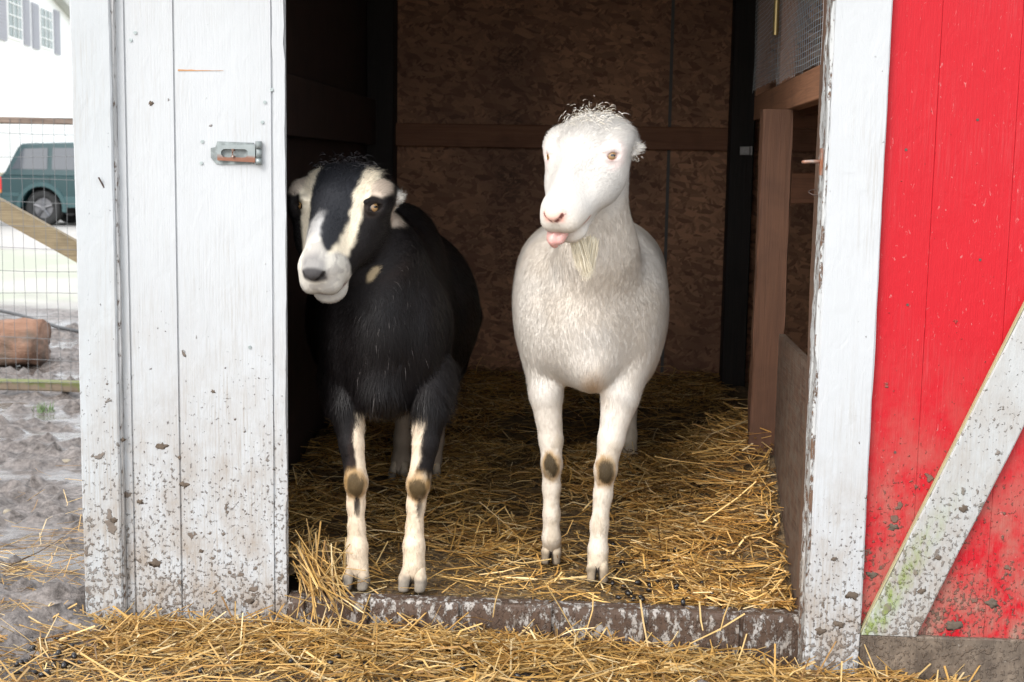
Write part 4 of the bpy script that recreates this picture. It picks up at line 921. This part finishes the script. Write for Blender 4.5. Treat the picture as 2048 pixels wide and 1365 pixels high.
        dx_ = np.abs(Vh[:, 0] - p[0]); zz_ = (Vh[:, 2] - p[2]) + .004 * fbm(Vh * 70, 2, 3); ch = np.tile(np.array(cfg['horn']), (len(Vh), 1)); ch = mixc(ch, cfg['cannon'], sst(zz_, .020, .036) * .9)
        ch = mixc(ch, (.03, .022, .018), sst(-dx_ - .15 * np.clip(zz_, 0, .03), -.0100, -.0060) * sst(-zz_, -.045, -.036)); ch *= (1 + .25 * fbm(Vh * 120, 2, 5))[:, None]; ch = mixc(ch, (.10, .075, .05), .6 * sst(-zz_, -.008, .0))
        mesh('hoof', Vh, Fh, M['skin'], root, True, attr=ch)
    # coat
    dens = cfg['dens']
    hcen = H(0, .04, -.03)
    def near_eye(P): return np.minimum.reduce([np.linalg.norm(P - e[0], axis=1) for e in eyes])
    def length(P, n):
        a, b, c = hc(P); inh = cfg['inhead'](P, a, b, c); L = cfg['len'](P, n)
        Lh = (.0075 + .010 * sst(-b, -.02, .06) + .014 * sst(-b, .05, .085)) * (1 - .62 * sst(b, .06, .12)); L = L * (1 - inh) + Lh * inh
        L = L * sst(near_eye(P), .016 * S, .030 * S) + .0012
        L = np.where((b > .168) & (c > -.02), .0015, L)                   # bare nose
        return L
    def flow(P, n):
        a, b, c = hc(P); inh = cfg['inhead'](P, a, b, c)[:, None]
        gh = -f[None, :] * .8 + s[None, :] * np.clip(a * 9, -.8, .8)[:, None] + np.array([0, 0, -.35]) * sst(-c, .0, .08)[:, None]
        gb = cfg['flow'](P, n); return gb * (1 - inh) + gh * inh
    fur('coat', root, V, F, N, A, col, length, flow, lambda C, n: dens(C, n) * (1 + 1.6 * cfg['inhead'](C, *hc(C))), cfg['count'], cfg['furmat'], seed=cfg['seed'], lift=.22)
    ctx.update(V=V, F=F, N=N, A=A, root=root, Fd=Fd, col=col, mouth=mouth)
    return ctx

def tuft(name, root, pts, dirs_, L, cols, mat, w=.0012, spread=.2, seed=3, curl=.25, n=60, rad=.01, drop=.3):
    """hanging or standing locks of long hair"""
    rg = np.random.default_rng(seed); VV = []; K = 5
    P = np.repeat(np.array(pts), n, axis=0) + rg.normal(0, rad, (len(pts) * n, 3)); D = np.repeat(np.array(dirs_), n, axis=0) + rg.normal(0, spread, (len(pts) * n, 3)); LL = np.repeat(np.array(L), n) * rg.uniform(.55, 1.1, len(pts) * n)
    D /= np.linalg.norm(D, axis=1, keepdims=True); side = np.cross(D, np.array([0, 1., 0])); side /= np.linalg.norm(side, axis=1, keepdims=True) + 1e-9; nn = np.cross(side, D); fl = nn[:, 1] > 0; side[fl] *= -1; nn[fl] *= -1
    cur = P.copy(); segs = []; d = D.copy(); cv = rg.normal(0, curl, (len(P), 3))
    for k in range(K):
        segs.append(cur.copy()); cur = cur + d * (LL / (K - 1))[:, None]; d = d + cv * .35 + np.array([0, 0, -drop]) * .35; d /= np.linalg.norm(d, axis=1, keepdims=True)
    V = np.zeros((len(P), K * 2, 3))
    for k in range(K):
        ww = w * (1 - .8 * k / (K - 1)) * .5; V[:, 2 * k] = segs[k] - side * ww; V[:, 2 * k + 1] = segs[k] + side * ww
    i0 = np.arange(len(P))[:, None] * K * 2; F = np.concatenate([i0 + np.array([[2 * k, 2 * k + 1, 2 * k + 3, 2 * k + 2]]) for k in range(K - 1)])
    c = np.array(cols)[rg.integers(0, len(cols), len(P))] * rg.uniform(.85, 1.1, (len(P), 1))
    o = mesh(name, V.reshape(-1, 3), F, mat, root, True, attr=np.repeat(c, K * 2, axis=0))
    q = nn + side * rg.normal(0, .3, (len(P), 1)) + np.array([0, -.3, .3]); q /= np.linalg.norm(q, axis=1, keepdims=True)
    o.data.normals_split_custom_set_from_vertices(np.repeat(q, K * 2, axis=0).astype(np.float32)); return o
def dist_path(P, pts):
    d = np.full(len(P), 9.)
    for i in range(len(pts) - 1):
        a, b = pts[i], pts[i + 1]; t_ = np.clip((P - a) @ (b - a) / (b - a).dot(b - a), 0, 1); d = np.minimum(d, np.linalg.norm(P - a - t_[:, None] * (b - a), axis=1))
    return d

# --- white goat
A_ = at
def white_color(P, c, rg=None):
    a, b, h = c['hc'](P); n = len(P); C = np.tile(np.array([.66, .615, .56]), (n, 1))
    C = mixc(C, (.60, .52, .43), .45 * sst(fbm(P * 7, 3, 2), -.1, .5))
    C = mixc(C, (.66, .53, .41), .5 * sst(P[:, 1], .35, .8))                                      # the back is creamier
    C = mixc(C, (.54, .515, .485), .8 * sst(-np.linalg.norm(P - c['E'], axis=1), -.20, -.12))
    bk = A_(1187, 785, .16); C = mixc(C, (.52, .33, .17), .75 * sst(-np.linalg.norm((P - bk) * (1.2, .6, .8), axis=1), -.055, -.005))
    low = sst(-P[:, 2], -.50, -.25); C = mixc(C, (.70, .59, .45), .5 * low)
    for (kx, kz, ky) in WK:
        q = np.sqrt(((P[:, 0] - kx) / .019) ** 2 + ((P[:, 2] - kz) / .030) ** 2 + .0); q = q + .25 * fbm(P * 60, 2, 8); front = sst(-(P[:, 1] - ky), -.012, .004)
        C = mixc(C, (.36, .22, .09), sst(-q, -1.5, -.95) * front * .9); C = mixc(C, (.060, .042, .022), sst(-q, -1.05, -.75) * front)
    C = mixc(C, (.33, .25, .16), .65 * sst(-P[:, 2] + .03 * fbm(P * 30, 3, 9), -.145, -.09)); C = mixc(C, (.42, .33, .22), .45 * sst(-P[:, 2], -.50, -.35) * sst(fbm(P * 24, 3, 13), .12, .45))
    # bare pink parts
    C = mixc(C, (.78, .50, .42), sst(b, .155, .168) * sst(h, -.024, -.010) * sst(-np.abs(a), -.030, -.020))
    C = mixc(C, (.66, .36, .30), sst(b, .166, .172) * sst(-np.abs(h + .010), -.009, -.004) * sst(-np.abs(np.abs(a) - .014), -.010, -.004) * .8)
    for m in c['nost']: C = mixc(C, (.16, .055, .045), .95 * sst(-dist_path(P, m), -.0052, -.0034))
    for m in c['mouths']: C = mixc(C, (.40, .20, .16), .85 * sst(-dist_path(P, m), -.0055, -.0034))
    C = mixc(C, (.76, .44, .38), .8 * sst(-dist_path(P, [c['H'](-.022, .168, -.066), c['H'](.022, .168, -.066)]), -.009, -.004))
    for e in c['eyes']:
        de = np.linalg.norm(P - e[0], axis=1); C = mixc(C, (.74, .58, .55), .5 * sst(-de, -.036, -.024)); C = mixc(C, (.42, .24, .20), .8 * sst(-de, -.0158, -.0140))
    sp = c['H'](-.006, .108, .016); C = mixc(C, (.72, .40, .30), .7 * sst(-np.linalg.norm(P - sp, axis=1), -.009, -.004))
    if rg is not None: C = C * rg.uniform(.88, 1.10, (n, 1)) + rg.normal(0, .008, (n, 1))
    return np.clip(C, 0, .92)
kL, kR = A_(1103, 930, .265), A_(1211, 942, .185); WK = [(kL[0], kL[2], kL[1]), (kR[0], kR[2], kR[1])]
wfL, wfR = A_(1103, 1108, .30), A_(1195, 1143, .185); hoofL = (wfL[0], wfL[1] - .005, .088); hoofR = (wfR[0], wfR[1] - .005, .086)
def leg(pts, rad, k=.02): return ('p', pts, rad, k)
white_cfg = dict(name='white_goat', label='white goat with pink tongue poking out, facing out of the barn doorway', root=(-.03, .5, .085), scale=1.0, seed=11,
    face=(A_(1087, 300, .016), A_(1238, 303, -.056), A_(1103, 430, -.125)), x=(-.30, .25), y1=1.35,
    body=[('e', A_(1180, 592, .66), (.198, .40, .195), .07), ('e', A_(1184, 522, .52), (.162, .30, .105), .07), ('e', A_(1180, 610, .36), (.158, .20, .190), .07), ('e', A_(1178, 560, 1.10), (.165, .20, .18), .05),
          ('e', A_(1182, 640, .24), (.095, .10, .135), .05), ('e', A_(1188, 732, .24), (.048, .085, .052), .05),
          ('e', A_(1090, 640, .33), (.056, .10, .15), .07), ('e', A_(1275, 645, .32), (.056, .10, .15), .07),
          leg([A_(1088, 715, .31), A_(1092, 790, .285), A_(1102, 880, .285), kL + (0, .012, 0), A_(1103, 975, .285), A_(1103, 1030, .285), A_(1103, 1075, .285), (hoofL[0], hoofL[1] + .010, hoofL[2] + .032)],
              [.050, .038, .0275, .0235, .0208, .0198, .0212, .0238], .012),
          leg([A_(1258, 715, .27), A_(1240, 795, .225), A_(1222, 880, .205), kR + (0, .012, 0), A_(1206, 990, .205), A_(1199, 1050, .205), A_(1196, 1100, .20), (hoofR[0], hoofR[1] + .010, hoofR[2] + .032)],
              [.054, .042, .0290, .0245, .0213, .0203, .0220, .0245], .012),
          ('e', kL, (.0215, .020, .028), .012), ('e', kR, (.0225, .020, .028), .012),
          leg([(-.15, 1.12, .62), (-.15, 1.16, .46), (-.15, 1.27, .34), (-.15, 1.25, .20), (-.15, 1.22, .15), (-.15, 1.20, .13)], [.10, .062, .028, .02, .022, .02], .03),
          leg([(.09, 1.12, .62), (.09, 1.16, .46), (.09, 1.27, .34), (.09, 1.25, .20), (.09, 1.22, .15), (.09, 1.20, .13)], [.10, .062, .028, .02, .022, .02], .03),
          leg([(-.03, 1.27, .74), (-.03, 1.31, .68)], [.03, .018], .03)],
    neck=(A_(1185, 640, .32), A_(1198, 500, .17)), neck_r=(.100, .068), ears=(-1, 1), wide=1.40, mw=1.10, chin=.012, brow=.012, eyed={-1: (.84, .26, .44), 1: (.89, .18, .42)},
    hooves=[(hoofL, .86), (hoofR, .90), ((-.15, 1.19, .10), 1.), ((.09, 1.19, .10), 1.)], horn=(.23, .18, .125), cannon=(.52, .43, .32),
    color=white_color, furmat=M['fur_pale'], count=190000,
    dens=lambda P, n: np.where(P[:, 1] < .5, 1., .45) * np.where(n[:, 1] > .45, .3, 1),
    inhead=lambda P, a, b, c: sst(-(np.linalg.norm(np.stack([a, b - .04, c + .03], 1), axis=1)), -.17, -.12),
    len=lambda P, n: .008 + sst(P[:, 2], .44, .58) * (.007 + .010 * sst(-P[:, 2], -.60, -.50) + .004 * np.clip(fbm(P * 9, 2, 3), 0, 1)) * .8,
    flow=lambda P, n: np.stack([.25 * n[:, 0] * sst(P[:, 2], .45, .7), .45 * sst(P[:, 1], .15, .6) + 0 * P[:, 0], -1 + 0 * P[:, 0]], 1),
    slit=lambda k, d, ff, uu: _n(_n(np.cross((0, 0, 1.), d)) + np.array([0, 0, .16]) * k))
wg = make_goat(white_cfg); H = wg['H']
# tongue
to = Field(lin(H(0, 0, 0)[0] - .12, H(0, 0, 0)[0] + .08, .002), lin(-.24, .02, .002), lin(.80, .98, .002))
to.path([H(-.012, .145, -.060), H(-.016, .170, -.062), H(-.018, .182, -.067), H(-.018, .184, -.077)], [.009, .0105, .0108, .0085], .006)
to.path([H(.004, .168, -.062), H(-.004, .180, -.069)], [.008, .0085], .006); to.path([H(-.028, .164, -.062), H(-.027, .176, -.068)], [.008, .0085], .006)
Vt, Ft = to.skin(2); t = NT('tongue'); tn = t.noise(300.)
mesh('tongue', Vt, Ft, t.out(t.mix(tn, (.56, .30, .275), (.66, .38, .34)), .3, tn, bd=.0005, Subsurface_Weight=.15), wg['root'], True)
HW = [(.66, .61, .53), (.70, .66, .60), (.60, .54, .44)]
HBd = [(.72, .63, .47), (.74, .67, .53), (.66, .57, .41)]
tuft('beard', wg['root'], [A_(1150, 478, -.035), A_(1158, 480, -.03), A_(1180, 482, -.01), A_(1186, 484, -.01)], [(.24, -.1, -1), (.30, -.1, -1), (-.10, -.1, -1), (-.14, -.1, -1)], [.060, .068, .074, .066], HBd, M['fur_pale'], .0013, .04, 4, .08, 230, .0050, .1)
tp = [H(a, b, c) for a, b, c in ((-.035, -.070, .004), (-.015, -.085, .004), (.005, -.09, .004), (.025, -.085, .002), (.04, -.07, .000), (.0, -.068, .018), (-.02, -.055, .018), (.022, -.06, .016))]
tuft('forelock', wg['root'], tp, [(-.9, -.5, .1), (-.5, -.6, .4), (.1, -.7, .5), (.7, -.4, .5), (.9, -.4, .1), (.2, -1, .1), (-.5, -.9, -.1), (.6, -.9, .0)], [.011, .011, .012, .014, .018, .018, .020, .020], HW, M['fur_pale'], .0010, .28, 5, .12, 90, .014, .9)
for (k, sd_) in ((-1, 7), (1, 8)): tuft('ear_fringe', wg['root'], [H(k * .096, -.047, -.042), H(k * .094, -.036, -.048)], [_n(s_) for s_ in (wg['s'] * k + (0, -.2, -.3), wg['s'] * k * .6 + (0, -.2, -.8))], [.007, .008], HW, M['fur_pale'], .0009, .35, sd_, .2, 40, .006, .3)

# --- black goat
kL2, kR2 = A_(711, 966, .065), A_(836, 970, .065); bz = lambda v: float(A_(770, v, .07)[2])
bfL, bfR = A_(715, 1140, .075), A_(828, 1136, .075); hoofL2 = (bfL[0], bfL[1] - .01, .084); hoofR2 = (bfR[0], bfR[1] - .01, .085)
def black_color(P, c, rg=None):
    a, b, h = c['hc'](P); n = len(P); K = np.array([.0085, .0068, .0070]); C = np.tile(K, (n, 1)); W_ = (.55, .52, .465)
    C = mixc(C, (.026, .016, .013), .7 * sst(fbm(P * 5, 2, 3), -.1, .5))
    if rg is not None:
        g = rg.random(n) < .012 * (P[:, 2] > .4) * sst(-P[:, 1], -.35, -.1); C[g] = np.array([.14, .125, .12]) * rg.uniform(.4, 1.2, (g.sum(), 1))
    # legs: cream below the knee, a cream streak up the inner side
    zk = kL2[2]; left = P[:, 0] < (kL2[0] + kR2[0]) / 2; ax = np.where(left, kL2[0], kR2[0]); inner = np.where(left, P[:, 0] - ax, ax - P[:, 0]); lean = np.where(left, -.10, -.16) * np.clip(P[:, 2] - zk, 0, 1)
    nz = .006 * fbm(P * 40, 2, 4); fr = P[:, 1] < .32
    leg_w = sst(-P[:, 2], -(zk + .035), -(zk + .015)); streak = sst(inner - lean + nz, .002, .009) * sst(-P[:, 2], -.475, -.44) * sst(-np.abs(P[:, 0] - ax), -.055, -.045)
    C = mixc(C, (.70, .58, .44), np.maximum(leg_w, streak) * fr)
    outer = sst(-inner + nz, .010, .018) * sst(P[:, 2], zk - .02, zk + .0) ; C = mixc(C, K, outer * fr)
    for kn in (kL2, kR2):
        q = np.sqrt(((P[:, 0] - kn[0]) / .021) ** 2 + ((P[:, 2] - kn[2] + .004) / .030) ** 2) + .25 * fbm(P * 60, 2, 8); front = sst(-(P[:, 1] - kn[1]), -.012, .004)
        C = mixc(C, (.36, .22, .09), sst(-q, -1.6, -1.) * front * .85); C = mixc(C, (.09, .06, .028), sst(-q, -1.1, -.75) * front)
        sx = .004; q = np.sqrt(((P[:, 0] - kn[0] - sx) / .0065) ** 2 + ((P[:, 2] - kn[2] + .052) / .026) ** 2); C = mixc(C, (.02, .016, .014), sst(-q, -1.15, -.8) * front)
    C = mixc(C, (.30, .22, .14), .6 * fr * sst(-P[:, 2] + .03 * fbm(P * 30, 3, 9), -.150, -.09)); C = mixc(C, (.40, .30, .20), .4 * fr * leg_w * sst(fbm(P * 24, 3, 13), .12, .45))
    hind = (P[:, 1] > .7) & (P[:, 2] < .36); C[hind] = np.array([.42, .33, .25]) * .8
    # face
    E = c['E']; hd = sst(-np.linalg.norm(np.stack([a, b - .05, h + .035], 1), axis=1), -.155, -.145) * sst(h, -.122, -.108)
    wob = .003 * fbm(P * 50, 2, 6); aa = np.abs(a) + wob; F_ = np.tile(K, (n, 1)); top = sst(h, -.045, -.030)
    F_ = mixc(F_, (.020, .021, .025), sst(-aa, -.050, -.042) * top)
    cen = np.interp(b, [-.08, -.03, 0, .05, .10, .13], [.053, .058, .054, .047, .038, .032]); hw = np.interp(b, [-.08, -.03, 0, .05, .10, .13], [.011, .017, .013, .0085, .007, .009])
    st_ = sst(-np.abs(aa - cen) + hw, -.004, .004) * sst(b, -.085, -.065) * sst(h, -.065, -.045); F_ = mixc(F_, (.76, .67, .52), st_)
    ab = sst(-np.sqrt(((aa - .082) / .018) ** 2 + ((b + .030) / .026) ** 2), -1.2, -.8); F_ = mixc(F_, (.52, .43, .35), ab * .9)
    pt_ = sst(-a + wob * 2, -.006, .004) * sst(b + wob * 3, .045, .075) * top * sst(a, -.044, -.036); F_ = mixc(F_, (.50, .49, .48), pt_ * .8)
    mz = sst(b + wob * 2 - .022 * sst(np.abs(a), .034, .052) - np.clip(-h - .03, 0, .03) * .3 - .034 * np.exp(-((a - .020) / .015) ** 2), .092, .112); F_ = mixc(F_, W_, mz)
    F_ = mixc(F_, (.27, .25, .24), .55 * mz * sst(fbm(P * 55, 3, 21), .0, .5)); F_ = mixc(F_, (.30, .285, .27), .6 * mz * sst(-h, .020, .060) * sst(b, .12, .16))
    F_ = mixc(F_, (.16, .155, .16), .75 * sst(b + .3 * h, .135, .158) * sst(h, -.026, -.008) * sst(-np.abs(a), -.028, -.016))
    F_ = mixc(F_, (.035, .032, .034), .9 * sst(b, .163, .172) * sst(h, -.026, -.014) * sst(-np.abs(a), -.027, -.020))
    for m in c['nost']: F_ = mixc(F_, (.012, .010, .010), .9 * sst(-dist_path(P, m), -.0062, -.0040))
    for m in c['mouths']: F_ = mixc(F_, (.16, .10, .09), .85 * sst(-dist_path(P, m), -.0065, -.003))
    for e in c['eyes']:
        de = np.linalg.norm(P - e[0], axis=1); F_ = mixc(F_, (.05, .038, .033), .35 * sst(-de, -.027, -.020)); F_ = mixc(F_, (.02, .015, .013), .95 * sst(-de, -.0182, -.0158))
    ear = sst(-np.linalg.norm(np.stack([np.abs(a) - .090, b + .050, h + .044], 1), axis=1), -.024, -.018) * sst(np.abs(a), .076, .084); F_ = mixc(F_, (.76, .72, .66), ear)
    C = C * (1 - hd[:, None]) + F_ * hd[:, None]
    ts = A_(742, 552, .1); q = np.sqrt((((P[:, 0] - ts[0]) + (P[:, 2] - ts[2]) * -.5) / .013) ** 2 + ((P[:, 2] - ts[2]) / .022) ** 2); C = mixc(C, (.40, .31, .19), .8 * sst(-q + .4 * fbm(P * 45, 2, 5), -1.1, -.5) * (P[:, 1] < .3))
    if rg is not None: C = C * rg.uniform(.75, 1.2, (n, 1))
    return np.clip(C, 0, .9)
black_cfg = dict(name='black_goat', label='black goat with cream face stripes and white muzzle, looking round the doorway edge', root=(-.5, .5, .085), scale=1.15, seed=12,
    face=(A_(584, 400, .112), A_(760, 405, .082), A_(620, 550, -.040)), x=(-.76, -.27), y1=1.30,
    body=[('e', A_(790, 628, .70), (.220, .40, .240), .06), ('e', A_(770, 640, .36), (.150, .22, .19), .05), ('e', A_(800, 590, 1.05), (.15, .17, .17), .05),
          ('e', A_(768, 680, .18), (.100, .11, .15), .05), ('e', A_(768, 778, .15), (.070, .09, .060), .04), ('e', A_(800, 515, .44), (.10, .20, .13), .06),
          ('e', A_(690, 700, .22), (.048, .10, .15), .045), ('e', A_(852, 695, .22), (.052, .10, .15), .045),
          leg([A_(684, 750, .20), A_(694, 815, .13), A_(703, 890, .09), kL2 + (0, .012, 0), A_(712, 1010, .085), A_(713, 1055, .085), A_(714, 1095, .08), (hoofL2[0], hoofL2[1] + .012, hoofL2[2] + .034)],
              [.055, .040, .026, .0235, .0190, .0178, .0225, .0245], .012),
          leg([A_(868, 750, .20), A_(862, 815, .13), A_(851, 890, .09), kR2 + (0, .012, 0), A_(832, 1010, .085), A_(829, 1055, .085), A_(828, 1092, .08), (hoofR2[0], hoofR2[1] + .012, hoofR2[2] + .034)],
              [.055, .041, .027, .0240, .0195, .0182, .0230, .0255], .012),
          ('e', kL2, (.0225, .020, .028), .012), ('e', kR2, (.0235, .020, .028), .012),
          leg([(-.60, 1.0, .58), (-.59, 1.04, .44), (-.585, 1.13, .33), (-.58, 1.09, .20), (-.577, 1.05, .15), (-.577, 1.02, .13)], [.09, .060, .028, .02, .022, .02], .03),
          leg([(-.43, 1.0, .58), (-.45, 1.04, .44), (-.47, 1.13, .33), (-.48, 1.09, .20), (-.485, 1.06, .15), (-.485, 1.04, .13)], [.09, .060, .028, .02, .022, .02], .03),
          leg([(-.52, 1.20, .72), (-.52, 1.24, .66)], [.03, .018], .03)],
    neck=(A_(772, 640, .28), A_(752, 520, .22)), neck_r=(.125, .088), ears=(-1, 1), wide=1.56, earw=1.50, mw=1.06, eyed={-1: (.82, .24, .50), 1: (.88, .20, .42)}, splay=1.15,
    hooves=[(hoofL2, 1.0), (hoofR2, 1.05), ((-.577, 1.01, .10), 1.), ((-.485, 1.03, .10), 1.)], horn=(.21, .18, .145), cannon=(.52, .42, .31), jaw=.017, chin=.001,
    color=black_color, furmat=M['fur_dark'], count=170000,
    dens=lambda P, n: np.where(P[:, 1] < .5, 1., .5) * np.where(n[:, 1] > .45, .3, 1),
    inhead=lambda P, a, b, c: sst(-(np.linalg.norm(np.stack([a, b - .04, c + .03], 1), axis=1)), -.17, -.13),
    len=lambda P, n: .009 + sst(P[:, 2], .40, .50) * (.012 + .016 * sst(-P[:, 2], -.62, -.50) * sst(-P[:, 1], -.45, -.3) + .006 * np.clip(fbm(P * 9, 2, 3), 0, 1)),
    flow=lambda P, n: np.stack([.25 * n[:, 0] * sst(P[:, 2], .45, .7), .55 * sst(P[:, 1], .15, .6) + 0 * P[:, 0], -1 + 0 * P[:, 0]], 1),
    slit=lambda k, d, ff, uu: _n(_n(np.cross((0, 0, 1.), d)) + np.array([0, 0, .16]) * k))
bgt = make_goat(black_cfg); H = bgt['H']
HB = [(.008, .007, .008), (.012, .011, .013), (.018, .017, .020)]
tp = [H(a, b, c) for a, b, c in ((-.035, -.075, .004), (-.012, -.088, .004), (.015, -.09, .004), (.038, -.078, .002), (.0, -.066, .018), (.02, -.062, .016))]
tuft('forelock', bgt['root'], tp, [(-.8, -.5, .2), (-.2, -.7, .5), (.5, -.6, .5), (.95, -.4, .1), (.1, -1, .1), (.6, -.9, .1)], [.015, .014, .016, .022, .020, .020], HB, M['fur_dark'], .0011, .28, 15, .12, 90, .014, .9)
tuft('ear_fringe', bgt['root'], [H(.094, -.047, -.042), H(.092, -.036, -.048)], [_n(bgt['s'] + (0, -.2, -.3)), _n(bgt['s'] * .5 + (0, -.2, -.8))], [.007, .008], HW, M['fur_pale'], .0010, .35, 18, .2, 40, .006, .2)
